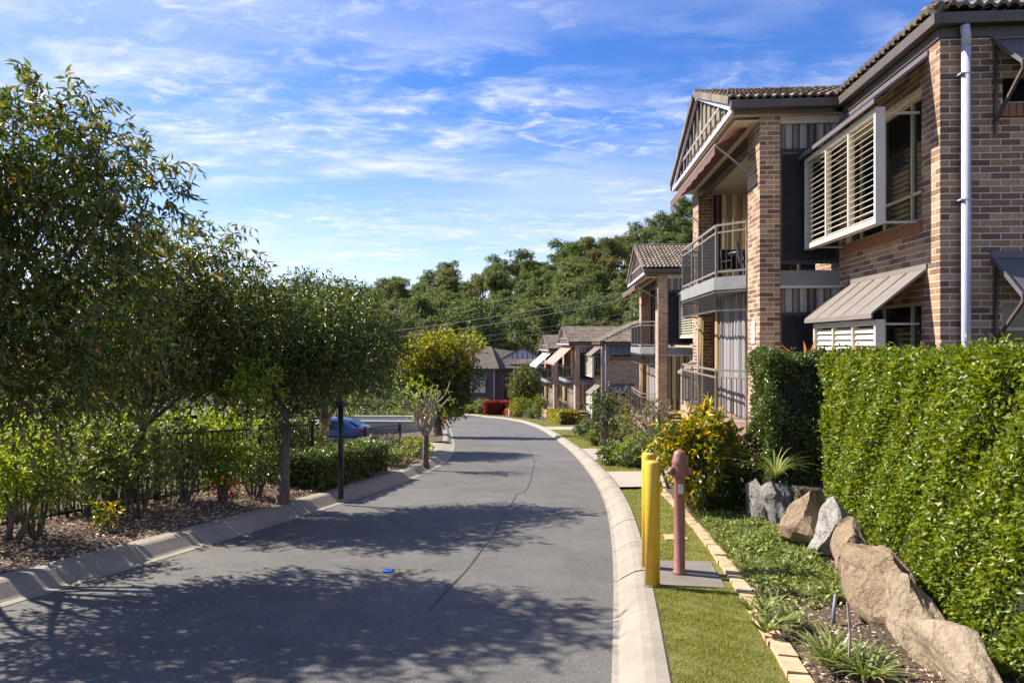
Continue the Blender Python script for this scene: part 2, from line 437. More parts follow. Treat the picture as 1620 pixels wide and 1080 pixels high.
paint('yellow_paint', (0.68, 0.42, 0.04), 0.45, 0.1, 8, bumpy=0.1)
paint('hydrant_paint', (0.30, 0.135, 0.11), 0.5, 0.15, 10, bumpy=0.15)
paint('edging_brick', (0.56, 0.36, 0.22), 0.85, 0.2, 12, bumpy=0.4)

# ------------------------------------------------------------------ mesh helpers
class MB:
    """collects boxes, bars, tubes and sheets into ONE mesh"""
    def __init__(s): s.v = []; s.f = []; s.smooth = False
    def add(s, vs, fs):
        b = len(s.v); s.v.extend([tuple(p) for p in vs]); s.f.extend([tuple(i + b for i in f) for f in fs]); return s
    def box(s, x0, x1, y0, y1, z0, z1):
        return s.add([(x0, y0, z0), (x1, y0, z0), (x1, y1, z0), (x0, y1, z0), (x0, y0, z1), (x1, y0, z1), (x1, y1, z1), (x0, y1, z1)],
                     [(0, 3, 2, 1), (4, 5, 6, 7), (0, 1, 5, 4), (1, 2, 6, 5), (2, 3, 7, 6), (3, 0, 4, 7)])
    def bar(s, p, q, w, h, up=(0, 0, 1)):
        p, q, up = Vector(p), Vector(q), Vector(up)
        d = (q - p).normalized()
        a = d.cross(up)
        if a.length < 1e-4: a = d.cross(Vector((1, 0, 0)))
        a.normalize(); b = a.cross(d).normalized()
        a *= w / 2; b *= h / 2
        return s.add([p - a - b, p + a - b, p + a + b, p - a + b, q - a - b, q + a - b, q + a + b, q - a + b],
                     [(0, 3, 2, 1), (4, 5, 6, 7), (0, 1, 5, 4), (1, 2, 6, 5), (2, 3, 7, 6), (3, 0, 4, 7)])
    def tube(s, pts, r, n=8, cap=True):
        pts = [Vector(p) for p in pts]
        rs = r if hasattr(r, '__len__') else [r] * len(pts)
        vs, fs = [], []
        prev = None
        for i, p in enumerate(pts):
            d = (pts[min(i + 1, len(pts) - 1)] - pts[max(i - 1, 0)]).normalized()
            a = prev - d * prev.dot(d) if prev is not None else d.cross(Vector((0.31, 0.87, 0.37)))
            if a.length < 1e-5: a = d.cross(Vector((1, 0, 0)))
            a.normalize(); prev = a
            b = d.cross(a)
            for k in range(n):
                t = 2 * math.pi * k / n
                vs.append(p + (a * math.cos(t) + b * math.sin(t)) * rs[i])
        for i in range(len(pts) - 1):
            for k in range(n):
                k2 = (k + 1) % n
                fs.append((i * n + k, i * n + k2, (i + 1) * n + k2, (i + 1) * n + k))
        if cap:
            fs.append(tuple(range(n - 1, -1, -1))); fs.append(tuple(range((len(pts) - 1) * n, len(pts) * n)))
        return s.add(vs, fs)
    def prism(s, poly, axis, a, b):
        """polygon (list of 2-tuples) extruded along an axis: 'x' -> poly is (y,z), 'y' -> (x,z), 'z' -> (x,y)"""
        n = len(poly)
        def P(u, v, t): return {'x': (t, u, v), 'y': (u, t, v), 'z': (u, v, t)}[axis]
        vs = [P(u, v, a) for u, v in poly] + [P(u, v, b) for u, v in poly]
        fs = [tuple(range(n - 1, -1, -1)), tuple(range(n, 2 * n))] + [(i, (i + 1) % n, n + (i + 1) % n, n + i) for i in range(n)]
        return s.add(vs, fs)
    def sheet(s, a, b, c, d, t):
        """a quad with thickness t"""
        a, b, c, d = map(Vector, (a, b, c, d))
        n = (b - a).cross(d - a).normalized() * t
        return s.add([a, b, c, d, a + n, b + n, c + n, d + n], [(0, 3, 2, 1), (4, 5, 6, 7), (0, 1, 5, 4), (1, 2, 6, 5), (2, 3, 7, 6), (3, 0, 4, 7)])
    def lathe(s, prof, c=(0, 0, 0), n=16):
        vs, fs = [], []
        for r, z in prof:
            for k in range(n):
                t = 2 * math.pi * k / n
                vs.append((c[0] + r * math.cos(t), c[1] + r * math.sin(t), c[2] + z))
        for i in range(len(prof) - 1):
            for k in range(n):
                k2 = (k + 1) % n
                fs.append((i * n + k, i * n + k2, (i + 1) * n + k2, (i + 1) * n + k))
        fs.append(tuple(range(n - 1, -1, -1))); fs.append(tuple(range((len(prof) - 1) * n, len(prof) * n)))
        return s.add(vs, fs)
    def mesh(s, name, mat, smooth=False):
        me = bpy.data.meshes.new(name)
        me.from_pydata(s.v, [], s.f)
        me.update()
        import bmesh as _b
        bm = _b.new(); bm.from_mesh(me); _b.ops.recalc_face_normals(bm, faces=bm.faces); bm.to_mesh(me); bm.free()
        if smooth or s.smooth: me.polygons.foreach_set('use_smooth', [True] * len(me.polygons))
        me.materials.append(MATS[mat])
        return me
    def build(s, name, mat, parent=None, smooth=False, bevel=0.0):
        o = link_obj(name, s.mesh(name, mat, smooth), parent)
        if bevel:
            m = o.modifiers.new('edge', 'BEVEL'); m.width = bevel; m.segments = 2; m.limit_method = 'ANGLE'
        return o
def link_obj(name, me, parent=None):
    o = bpy.data.objects.new(name, me)
    COL.objects.link(o)
    if parent is not None: o.parent = parent
    return o
def empty(name, loc=(0, 0, 0), rz=0.0):
    o = bpy.data.objects.new(name, None)
    COL.objects.link(o)
    o.empty_display_size = 0.3
    o.location = loc; o.rotation_euler = (0, 0, rz)
    return o
def tag(o, label=None, cat=None, group=None, kind=None):
    if label: o['label'] = label
    if cat: o['category'] = cat
    if group: o['group'] = group
    if kind: o['kind'] = kind
    return o
def np_mesh(name, verts, faces, mat, parent=None, smooth=False):
    """fast mesh from numpy arrays: faces is an (n, 3) or (n, 4) array"""
    me = bpy.data.meshes.new(name)
    verts = np.asarray(verts, dtype=np.float32); faces = np.asarray(faces, dtype=np.int32)
    nf, k = faces.shape
    me.vertices.add(len(verts)); me.vertices.foreach_set('co', verts.ravel())
    me.loops.add(nf * k); me.loops.foreach_set('vertex_index', faces.ravel())
    me.polygons.add(nf); me.polygons.foreach_set('loop_start', np.arange(0, nf * k, k, dtype=np.int32))
    if smooth: me.polygons.foreach_set('use_smooth', np.ones(nf, dtype=bool))
    me.update(calc_edges=True)
    me.materials.append(MATS[mat])
    return link_obj(name, me, parent)

# ------------------------------------------------------------------ leaves
def unit(a): return a / np.maximum(np.linalg.norm(a, axis=-1, keepdims=True), 1e-9)
def leaf_faces(pos, direc, L, W, rng, fold=0.25, up=None):
    """kite-shaped folded leaves: base at pos, pointing along direc; returns verts, faces"""
    n = len(pos)
    d = unit(direc)
    ref = rng.normal(size=(n, 3)) * 0.6 + (np.array([0, 0, 1.0]) if up is None else up)
    side = unit(np.cross(d, ref)); nor = np.cross(side, d)
    L = (L * rng.uniform(0.7, 1.25, n))[:, None]; W = (W * rng.uniform(0.75, 1.2, n))[:, None]
    tip = pos + d * L - nor * L * 0.10
    mid = pos + d * L * 0.42
    a = mid + side * W * 0.5 + nor * W * fold
    b = mid - side * W * 0.5 + nor * W * fold
    v = np.stack([pos, a, tip, b], 1).reshape(-1, 3)
    i = np.arange(n)[:, None] * 4
    f = np.concatenate([i + [0, 1, 2], i + [0, 2, 3]], 1).reshape(-1, 3)
    return v, f
def in_lobes(lobes, n, rng, shell=0.45):
    """points through a union of ellipsoids (cx,cy,cz,rx,ry,rz), denser to the outside; also their outward directions"""
    lob = np.array(lobes, dtype=float)
    w = (lob[:, 3] * lob[:, 4] * lob[:, 5]) ** 0.72
    k = rng.choice(len(lob), n, p=w / w.sum())
    d = unit(rng.normal(size=(n, 3)))
    r = rng.uniform(0, 1, n) ** shell
    r *= 1 + 0.13 * np.sin(d[:, 0] * 7 + k) * np.sin(d[:, 1] * 6 + 2 * k) + rng.normal(0, 0.05, n)
    return lob[k, :3] + d * lob[k, 3:] * r[:, None], d
def twig_leaves(lobes, n_twigs, per, tl, L, W, rng, shell=0.45, droop=0.35, spread=0.8, fold=0.25):
    p, d = in_lobes(lobes, n_twigs, rng, shell)
    td = unit(d + rng.normal(size=p.shape) * 0.55 + np.array([0, 0, 0.15]))
    t = np.linspace(0.1, 1, per)[None, :, None]
    pos = p[:, None, :] + td[:, None, :] * t * tl + np.array([0, 0, -1.0]) * (t ** 2) * tl * droop * 0.6
    ld = td[:, None, :] * 0.7 + rng.normal(size=(n_twigs, per, 3)) * spread + np.array([0, 0, -droop])
    return leaf_faces(pos.reshape(-1, 3), ld.reshape(-1, 3), L, W, rng, fold)
def limb(mb, p, q, r0, r1, rnd, bend=0.12, n=6, seg=5):
    p, q = Vector(p), Vector(q)
    L = (q - p).length
    off = Vector((rnd.uniform(-1, 1), rnd.uniform(-1, 1), rnd.uniform(-0.2, 0.6))) * L * bend
    pts, rs = [], []
    for i in range(seg + 1):
        t = i / seg
        pts.append(p.lerp(q, t) + off * math.sin(t * math.pi) + Vector((rnd.uniform(-1, 1), rnd.uniform(-1, 1), 0)) * L * 0.015)
        rs.append(r0 + (r1 - r0) * t)
    mb.tube(pts, rs, n)
    return pts
def make_tree(name, label, cat, base, lobes, trunk_r, trunk_top, n_twigs, per, tl, L, W, mat, bark_name, seed,
              shell=0.45, droop=0.35, group=None, thin=1.0, spread=0.8):
    """trunk with limbs running into the crown's lobes, and a crown of leaves set along twigs. base and lobes in world metres."""
    r_ = random.Random(seed); g_ = np.random.default_rng(seed)
    base = Vector(base)
    root = empty(name, base)
    tag(root, label, cat, group)
    lob = [(a - base.x, b - base.y, c - base.z, d, e, f) for a, b, c, d, e, f in lobes]
    top = Vector(trunk_top) - base
    mb = MB()
    pts = limb(mb, (0, 0, -0.25), top, trunk_r * 1.15, trunk_r * 0.62, r_, 0.06, 9, 7)
    for l in lob:
        st = pts[r_.randint(3, 6) if thin == 1.0 else r_.randint(5, 7)]
        c = Vector(l[:3])
        e = limb(mb, st, c, trunk_r * 0.5 * thin, trunk_r * 0.16 * thin, r_, 0.14, 6, 6)
        for j in range(5):
            dv = Vector((r_.uniform(-1, 1), r_.uniform(-1, 1), r_.uniform(-0.5, 1))).normalized()
            q = c + Vector((dv.x * l[3], dv.y * l[4], dv.z * l[5])) * 0.8
            limb(mb, e[r_.randint(2, 5)], q, trunk_r * 0.17 * thin, trunk_r * 0.045 * thin, r_, 0.12, 5, 4)
    mb.build('trunk', bark_name, root, True)
    v, f = twig_leaves(lob, n_twigs, per, tl, L, W, g_, shell, droop, spread)
    cr = np_mesh('crown', v, f, mat, root)
    return root
def bush(name, label, base, lobes, n_twigs, per, tl, L, W, mat, seed, cat='shrub', group=None, stems=4, droop=0.2, core=0.0, spread=0.8, bark_name='bark_grey', shell=0.45, stem_r=0.016):
    """lobes relative to the base"""
    r_ = random.Random(seed); g_ = np.random.default_rng(seed)
    root = empty(name, base); tag(root, label, cat, group)
    mb = MB()
    for k in range(stems):
        l = lobes[k % len(lobes)]
        limb(mb, (r_.uniform(-.06, .06), r_.uniform(-.06, .06), -0.08), (l[0] + r_.uniform(-.3, .3) * l[3], l[1] + r_.uniform(-.3, .3) * l[4], l[2] + 0.3 * l[5]), stem_r * 1.2, stem_r * 0.4, r_, 0.15, 5, 5)
    if mb.v: mb.build('stem', bark_name, root, True)
    v, f = twig_leaves(lobes, n_twigs, per, tl, L, W, g_, shell, droop, spread)
    np_mesh('foliage', v, f, mat, root)
    return root
def hedge_block(name, label, corners, ztop, zbot, mat, L, W, density, seed, group=None, wav=0.05, core_in=0.10, cat='hedge'):
    """clipped hedge: corners = 4 plan points (x, y) in order; ztop, zbot are functions of (x, y). Leaves over every face, solid dark twig-coloured box added inside to block the view through."""
    g_ = np.random.default_rng(seed)
    c = np.array(corners, dtype=float)
    base = Vector((c[:, 0].mean(), c[:, 1].mean(), float(zbot(c[:, 0].mean(), c[:, 1].mean()))))
    root = empty(name, base); tag(root, label, cat, group)
    P, N = [], []
    def rough(p, n):
        a = np.sin(p[:, 0] * 5.1 + p[:, 2] * 3.3) * np.sin(p[:, 1] * 4.7 + p[:, 2] * 4.1) + 0.6 * np.sin(p[:, 0] * 13 + p[:, 1] * 11 + p[:, 2] * 12)
        return p + n * (a * wav * 0.6)[:, None]
    for i in range(4):
        a, b = c[i], c[(i + 1) % 4]
        ln = np.linalg.norm(b - a)
        h = float(ztop(*((a + b) / 2)) - zbot(*((a + b) / 2)))
        n = int(ln * h * density)
        t = g_.uniform(-0.01, 1.01, n)
        xy = a + (b - a) * t[:, None]
        zb = np.array([zbot(x, y) for x, y in xy]); zt = np.array([ztop(x, y) for x, y in xy])
        z = zb + (zt - zb) * g_.uniform(0, 1.0, n)
        nrm = np.array([(b - a)[1], -(b - a)[0], 0]) / ln
        p = np.column_stack([xy, z])
        p -= nrm * (g_.exponential(0.045, n))[:, None]
        P.append(rough(p, np.tile(nrm, (n, 1)))); N.append(np.tile(nrm, (n, 1)))
    ar = 0.5 * abs(np.cross(c[1] - c[0], c[2] - c[0])) + 0.5 * abs(np.cross(c[2] - c[0], c[3] - c[0]))
    n = int(ar * density)
    u_, w_ = g_.uniform(0, 1, n)[:, None], g_.uniform(0, 1, n)[:, None]
    xy = (c[0] * (1 - u_) + c[1] * u_) * (1 - w_) + (c[3] * (1 - u_) + c[2] * u_) * w_
    z = np.array([ztop(x, y) for x, y in xy]) - g_.exponential(0.035, n)
    nz = np.tile(np.array([0, 0, 1.0]), (n, 1))
    P.append(rough(np.column_stack([xy, z]), nz)); N.append(nz)
    P = np.concatenate(P) - np.array(base); N = np.concatenate(N)
    n = len(P)
    stray = g_.uniform(0, 1, n) < 0.03
    P[stray] += N[stray] * g_.uniform(0.02, 0.09, stray.sum())[:, None]
    d = N * 0.75 + g_.normal(size=(n, 3)) * 0.75 + np.array([0, 0, 0.25])
    v, f = leaf_faces(P, d, L, W, g_, 0.2, up=N * 0.9 + np.array([0, 0, 0.5]))
    np_mesh('foliage', v, f, mat, root)
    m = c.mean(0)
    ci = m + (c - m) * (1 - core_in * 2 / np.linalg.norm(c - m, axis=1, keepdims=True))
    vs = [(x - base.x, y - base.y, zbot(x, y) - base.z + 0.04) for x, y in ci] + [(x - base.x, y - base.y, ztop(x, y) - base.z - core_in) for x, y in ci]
    MB().add(vs, [(3, 2, 1, 0), (4, 5, 6, 7), (0, 1, 5, 4), (1, 2, 6, 5), (2, 3, 7, 6), (3, 0, 4, 7)]).build('branches', 'hedge_core', root)  # added solid dark box, stops the view through the leaves
    return root
def tuft(root, name, centre, n, length, width, mat, g_, arch=0.5, lean=0.7):
    """strap-leaved clump: curved blades of 4 segments; centre relative to root"""
    az = g_.uniform(0, 2 * np.pi, n); ln = length * g_.uniform(0.55, 1.1, n); le = lean * g_.uniform(0.25, 1.1, n)
    d = np.column_stack([np.cos(az), np.sin(az), np.zeros(n)])
    side = np.column_stack([-np.sin(az), np.cos(az), np.zeros(n)])
    segs = 4
    V = []
    for k in range(segs + 1):
        t = k / segs
        hor = ln * (le * t + 0.35 * arch * t * t); ver = ln * (t - arch * t * t * (0.4 + 0.5 * le))
        c = np.array(centre) + d * hor[:, None] + np.array([0, 0, 1.0]) * ver[:, None] + d * 0.015
        w = width * (1 - t ** 2.2) * 0.5 + 0.0006
        V.append(c + side * w); V.append(c - side * w)
    V = np.stack(V, 1)
    m = 2 * (segs + 1)
    i = np.arange(n)[:, None] * m
    F = np.concatenate([i + [2 * k, 2 * k + 1, 2 * k + 3, 2 * k + 2] for k in range(segs)], 1).reshape(-1, 4)
    return V.reshape(-1, 3), F

# ------------------------------------------------------------------ ground, road, kerbs
def smooth_curve(pts):
    pts = np.array(pts, dtype=float)
    ys = np.arange(pts[0, 0], pts[-1, 0] + 0.01, 0.25)
    xs = np.interp(ys, pts[:, 0], pts[:, 1])
    k = np.exp(-0.5 * (np.arange(-12, 13) / 5.0) ** 2); k /= k.sum()
    pad = np.concatenate([2 * xs[0] - xs[12:0:-1], xs, 2 * xs[-1] - xs[-2:-14:-1]])
    return ys, np.convolve(pad, k, 'valid')
RL = smooth_curve([(-12, -7.4), (0, -5.4), (5.4, -4.05), (7.3, -3.52), (9.6, -2.98), (12.3, -2.40), (15, -1.98), (17.3, -1.80), (20.5, -1.86), (24.7, -2.15), (31, -2.75), (45, -4.2), (58, -5.6), (64, -7.2), (69, -11), (73, -20), (77, -45), (100, -70)])
RR = smooth_curve([(-12, -0.9), (0, 0.0), (3.9, 0.58), (5.3, 0.82), (7.05, 1.07), (9.9, 1.42), (12.8, 1.64), (17, 1.80), (21.6, 1.90), (28.8, 1.87), (36, 1.75), (43, 1.5), (53, 0.75), (64, -0.9), (75, -4.3), (82, -10), (90, -32), (100, -70)])
def xl(y): return float(np.interp(y, *RL))
def xr(y): return float(np.interp(y, *RR))

def strip(name, fa, fb, y0, y1, dy, zoff, mat, nx=2, bumpy=0.0, seed=1, parent=None):
    """ground sheet between two edge functions x=fa(y), x=fb(y), following the fall of the street"""
    g_ = np.random.default_rng(seed)
    ys = np.linspace(y0, y1, max(2, int((y1 - y0) / dy) + 1))
    V, F = [], []
    for y in ys:
        a, b = fa(y), fb(y)
        for i in range(nx):
            x = a + (b - a) * i / (nx - 1)
            z = zoff(x, y) if callable(zoff) else zoff
            V.append((x, y, sl1(y) + z + (bumpy * g_.normal() if 0 < i < nx - 1 else 0)))
    for j in range(len(ys) - 1):
        for i in range(nx - 1):
            F.append((j * nx + i, j * nx + i + 1, (j + 1) * nx + i + 1, (j + 1) * nx + i))
    return np_mesh(name, V, F, mat, parent, True)
# one sheet to the horizon
gy = np.concatenate([np.arange(-60, 100, 2.0), np.arange(100, 420, 20.0), np.array([500, 700, 1000, 1500])])
gx = np.concatenate([np.array([-1500, -800, -400]), np.arange(-200, 201, 10.0), np.array([400, 800, 1500])])
GV = [(x, y, sl1(y) - 0.10 - (0.25 if abs(x) < 8 else 0) - (max(0, -x - 9) * 0.02 if x > -60 else 1.0)) for y in gy for x in gx]
nxg = len(gx)
GF = [(j * nxg + i, j * nxg + i + 1, (j + 1) * nxg + i + 1, (j + 1) * nxg + i) for j in range(len(gy) - 1) for i in range(nxg - 1)]
tag(np_mesh('ground', GV, GF, 'wild_ground', None, True), kind='structure')
road = strip('road', lambda y: xl(y) - 0.02, lambda y: xr(y) + 0.02, -11, 96, 0.5, 0.0, 'asphalt', 7)
tag(road, kind='structure')
# old joint line that wanders down the carriageway
seam = []
for y in np.arange(5.2, 40, 0.3):
    seam.append(((xl(y) * 0.34 + xr(y) * 0.66) - 0.05 * (y - 10) * (y < 12) + 0.02 * math.sin(y * 1.1) + 0.006 * math.sin(y * 4.1), y))
sv, sf = [], []
for i, (x, y) in enumerate(seam):
    w = 0.007 + 0.003 * math.sin(i * 2.3)
    sv += [(x - w, y, sl1(y) + 0.004), (x + w, y, sl1(y) + 0.004)]
    if i: sf.append((2 * i - 2, 2 * i - 1, 2 * i + 1, 2 * i))
paint('joint_seal', (0.035, 0.034, 0.033), 0.7, 0.2, 9)
np_mesh('joint_seal', sv, sf, 'joint_seal', road)

def kerb_run(name, fx, y0, y1, side, seg, prof, seed):
    """concrete kerb cast in lengths with open joints; side +1 to the right of the road, -1 to the left"""
    root = empty(name, (fx(y0), y0, sl1(y0))); tag(root, kind='structure')
    ys = [y0]
    while ys[-1] < y1: ys.append(ys[-1] + seg * rnd.uniform(0.85, 1.15))
    for a, b in zip(ys[:-1], ys[1:]):
        mb = MB(); n = 7; m = len(prof)
        dz = rnd.uniform(-0.004, 0.004)
        for i in range(n):
            y = a + 0.009 + (b - a - 0.018) * i / (n - 1)
            t = Vector((fx(y + 0.15) - fx(y - 0.15), 0.3, 0)).normalized()
            nx_, ny_ = t.y * side, -t.x * side
            for d, z in prof:
                mb.v.append((fx(y) + nx_ * d - root.location.x, y + ny_ * d - root.location.y, sl1(y) + z + (dz if z > 0.02 else 0) - root.location.z))
        for i in range(n - 1):
            for k in range(m - 1):
                mb.f.append((i * m + k, i * m + k + 1, (i + 1) * m + k + 1, (i + 1) * m + k))
        mb.f.append(tuple(range(m))); mb.f.append(tuple((n - 1) * m + k for k in range(m)))
        mb.build('kerb_length', 'kerb_concrete', root)
    root['y_end'] = ys[-1]
    return root
PL = [(-0.09, -0.10), (-0.09, 0.008), (0.0, 0.012), (0.03, 0.03), (0.16, 0.125), (0.20, 0.14), (0.34, 0.145), (0.36, 0.13), (0.36, -0.10)]
PR = [(-0.02, -0.10), (-0.02, 0.008), (0.02, 0.014), (0.06, 0.045), (0.16, 0.105), (0.22, 0.120), (0.29, 0.122), (0.305, 0.11), (0.305, -0.10)]
kerb_run('kerb_left', xl, 1.0, 18.6, -1, 2.3, PL, 1)
kerb_run('kerb_left', xl, 25.5, 62.0, -1, 2.6, PL, 2)
kerb_run('kerb_right', xr, 1.0, 24.0, 1, 1.25, PR, 3)
kerb_run('kerb_right', xr, [o for o in COL.objects if o.name.startswith('kerb_right')][-1]['y_end'], 82.0, 1, 2.6, PR, 3)
# low crossover kerb at the driveway on the left
PX = [(-0.09, -0.10), (-0.09, 0.008), (0.02, 0.014), (0.30, 0.05), (0.60, 0.06), (0.60, -0.10)]
kerb_run('kerb_crossing', xl, 18.66, 25.4, -1, 3.3, PX, 4)

# left: mulch bed between kerb and fence, and the garden behind it
FENCE = [(-2.0, -8.6), (4.0, -6.5), (7.5, -5.39), (9.2, -4.87), (10.4, -4.48), (11.7, -4.12), (14.0, -3.9), (18.3, -3.5)]
FN = np.array(FENCE)
def xf(y): return float(np.interp(y, FN[:, 0], FN[:, 1]))
mulch = strip('mulch_bed', lambda y: xf(y) - 0.5, lambda y: xl(y) - 0.36, -2, 18.4, 0.35, lambda x, y: 0.13 + 0.10 * min(1, max(0, (xl(y) - 0.36 - x) / 0.8)), 'mulch_soil', 9, 0.012, 5)
tag(mulch, kind='structure')
yard = strip('garden_ground', lambda y: -38, lambda y: xf(y) - 0.48, -4, 18.4, 1.2, lambda x, y: 0.14 - 0.05 * min(12, max(0, xf(y) - 0.5 - x)), 'garden_soil', 12, 0.02, 6)
tag(yard, kind='structure')
drive = strip('driveway', lambda y: -26.0, lambda y: xl(y) - 0.60, 18.5, 25.6, 0.7, lambda x, y: 0.055 - 0.03 * min(10, max(0, xl(y) - 0.6 - x)), 'drive_concrete', 9)
tag(drive, kind='structure')
far_bed = strip('planting_island', lambda y: -60, lambda y: xl(y) - 0.36, 25.7, 68, 1.0, lambda x, y: 0.12 - 0.10 * min(6, max(0, xl(y) - 0.36 - x)), 'garden_soil', 10, 0.02, 8)
tag(far_bed, kind='structure')

# right: verge lawn, brick edging line, beds
EDGE = [(-2, 0.75), (3.5, 1.46), (5.3, 1.80), (8.1, 2.18), (11.2, 2.45), (12.2, 2.52)]
EN = np.array(EDGE)
EYS, EXS = smooth_curve(EDGE)
def xe(y): return float(np.interp(y, EYS, EXS))
kb = lambda y: xr(y) + 0.305
verge = strip('verge_lawn', kb, xe, -2, 11.6, 0.25, 0.105, 'lawn_soil', 5)
tag(verge, kind='structure')
bed = strip('garden_bed', lambda y: xe(y) + 0.08, lambda y: 4.6 + 0.08 * (y - 8), -2, 11.8, 0.3, lambda x, y: 0.11 + 0.10 * min(1.0, max(0, (x - xe(y)) / 1.2)), 'garden_soil', 9, 0.015, 9)
tag(bed, kind='structure')
path1 = strip('crossover_path', kb, lambda y: 5.0, 11.9, 14.5, 0.3, lambda x, y: 0.118 + 0.01 * (x - 2), 'drive_concrete', 5)
tag(path1, kind='structure')
verge2 = strip('verge_lawn', kb, lambda y: xr(y) + 1.05, 14.6, 17.2, 0.4, 0.105, 'lawn_soil', 4)
tag(verge2, kind='structure')
bed2 = strip('garden_bed', lambda y: xr(y) + 1.05, lambda y: 9.0, 14.6, 17.3, 0.4, lambda x, y: 0.11 + 0.05 * max(0, x - 3), 'garden_soil', 7, 0.02, 10)
tag(bed2, kind='structure')
path2 = strip('crossover_path', kb, lambda y: xr(y) + 1.25, 17.35, 21.6, 0.4, 0.118, 'drive_concrete', 4)
tag(path2, kind='structure')
bed3 = strip('garden_bed', lambda y: xr(y) + (1.25 if y < 21.6 else 1.15), lambda y: 10.0, 17.35, 36.0, 0.5, 0.11, 'garden_soil', 7, 0.02, 11)
tag(bed3, kind='structure')
verge3 = strip('verge_lawn', kb, lambda y: xr(y) + 1.15, 21.7, 35.8, 0.6, 0.107, 'lawn_soil', 4)
tag(verge3, kind='structure')
path3 = strip('crossover_path', kb, lambda y: 8.0, 36.0, 40.5, 0.6, 0.118, 'drive_concrete', 4)
tag(path3, kind='structure')
bed4 = strip('garden_bed', lambda y: xr(y) + 1.3, lambda y: 12.0, 40.6, 76, 0.8, 0.11, 'garden_soil', 7, 0.02, 12)
tag(bed4, kind='structure')
verge4 = strip('verge_lawn', kb, lambda y: xr(y) + 1.3, 40.6, 76, 0.8, 0.107, 'lawn_soil', 4)
tag(verge4, kind='structure')

# brick edging: each brick laid lengthwise across the line
edging = empty('brick_edging', (xe(4), 4, sl1(4) + 0.1)); tag(edging, 'line of pale orange edging bricks between the verge lawn and the garden bed', 'edging')
eb = MB().box(-0.055, 0.055, -0.11, 0.11, -0.05, 0.035).mesh('edging_brick', 'edging_brick')
y = 1.2
while y < 11.5:
    t = math.atan2(xe(y + 0.1) - xe(y - 0.1), 0.2)
    o = link_obj('edging_brick', eb, edging)
    o.location = (xe(y) + 0.03 - edging.location.x + rnd.uniform(-.006, .006), y - edging.location.y, sl1(y) + 0.105 - edging.location.z + rnd.uniform(-.006, .005))
    o.rotation_euler = (math.atan(-0.088), rnd.uniform(-.03, .03), -t + rnd.uniform(-.025, .025))
    y += 0.236
# concrete pad around the hydrant, pit lid in the lawn
def flat_slab(name, pts, z0, z1, mat, **k):
    c = np.mean(np.array(pts), 0)
    o = empty(name) if False else None
    mb = MB()
    n = len(pts)
    mb.v = [(x - c[0], y - c[1], sl1(y) + z0 - sl1(c[1])) for x, y in pts] + [(x - c[0], y - c[1], sl1(y) + z1 - sl1(c[1])) for x, y in pts]
    mb.f = [tuple(range(n - 1, -1, -1)), tuple(range(n, 2 * n))] + [(i, (i + 1) % n, n + (i + 1) % n, n + i) for i in range(n)]
    o = mb.build(name, mat)
    o.location = (c[0], c[1], sl1(c[1]))
    return o
tag(flat_slab('concrete_pad', [(xr(5.55) + 0.31, 5.55), (xe(5.45) - 0.09, 5.45), (xe(6.35) - 0.09, 6.35), (xr(6.4) + 0.31, 6.4)], 0.05, 0.118, 'pad_concrete'),
    'grey concrete pad in the lawn under the bollards and the hydrant', 'pad')
tag(flat_slab('pit_lid', [(1.66, 7.35), (1.90, 7.35), (1.92, 7.62), (1.68, 7.62)], 0.06, 0.122, 'edging_brick'), 'small square tan pit lid set in the verge lawn', 'pit lid')
# lawn blades
def blades(name, fa, fb, y0, y1, dens, h, w, zoff, seed, label):
    g_ = np.random.default_rng(seed)
    n = int(dens * (y1 - y0) * 0.9)
    ys = g_.uniform(y0, y1, n)
    t = g_.uniform(0, 1, n)
    a = np.array([fa(v) for v in ys]); b = np.array([fb(v) for v in ys])
    x = a + (b - a) * t
    clump = 0.75 + 0.35 * np.sin(x * 9 + ys * 3) * np.sin(ys * 7 - x * 4) + 0.25 * np.sin(x * 31) * np.sin(ys * 27)
    p = np.column_stack([x, ys, slope(ys) + zoff])
    az = g_.uniform(0, 2 * np.pi, n); ln = h * np.clip(clump, 0.35, 1.4) * g_.uniform(0.5, 1.3, n)
    le = g_.uniform(0.1, 0.95, n)
    tip = p + np.column_stack([np.cos(az) * le, np.sin(az) * le, np.ones(n)]) * ln[:, None]
    az2 = az + np.pi / 2 + g_.normal(0, 0.5, n)
    s = np.column_stack([np.cos(az2), np.sin(az2), np.zeros(n)]) * w
    V = np.stack([p - s, p + s, tip], 1).reshape(-1, 3)
    o = np_mesh(name, V, np.arange(n * 3).reshape(-1, 3), 'grass_blade')
    tag(o, label, 'grass', kind='stuff')
blades('grass', kb, lambda y: xe(y) - 0.03, 2.6, 5.5, 26000, 0.026, 0.0022, 0.10, 21, 'short mown lawn beside the near kerb')
blades('grass', kb, lambda y: xe(y) - 0.03, 6.42, 11.6, 9000, 0.028, 0.0035, 0.10, 22, 'short mown lawn beyond the hydrant pad')
blades('grass', kb, lambda y: xr(y) + 1.12, 21.7, 35.8, 1100, 0.05, 0.010, 0.10, 23, 'mown verge lawn below the second house')
blades('grass', kb, lambda y: xr(y) + 1.03, 14.6, 17.2, 3800, 0.035, 0.006, 0.10, 24, 'small square of lawn between the two paths')
blades('grass', kb, lambda y: xr(y) + 1.28, 40.6, 76, 450, 0.06, 0.02, 0.10, 25, 'mown verge lawn below the far houses')
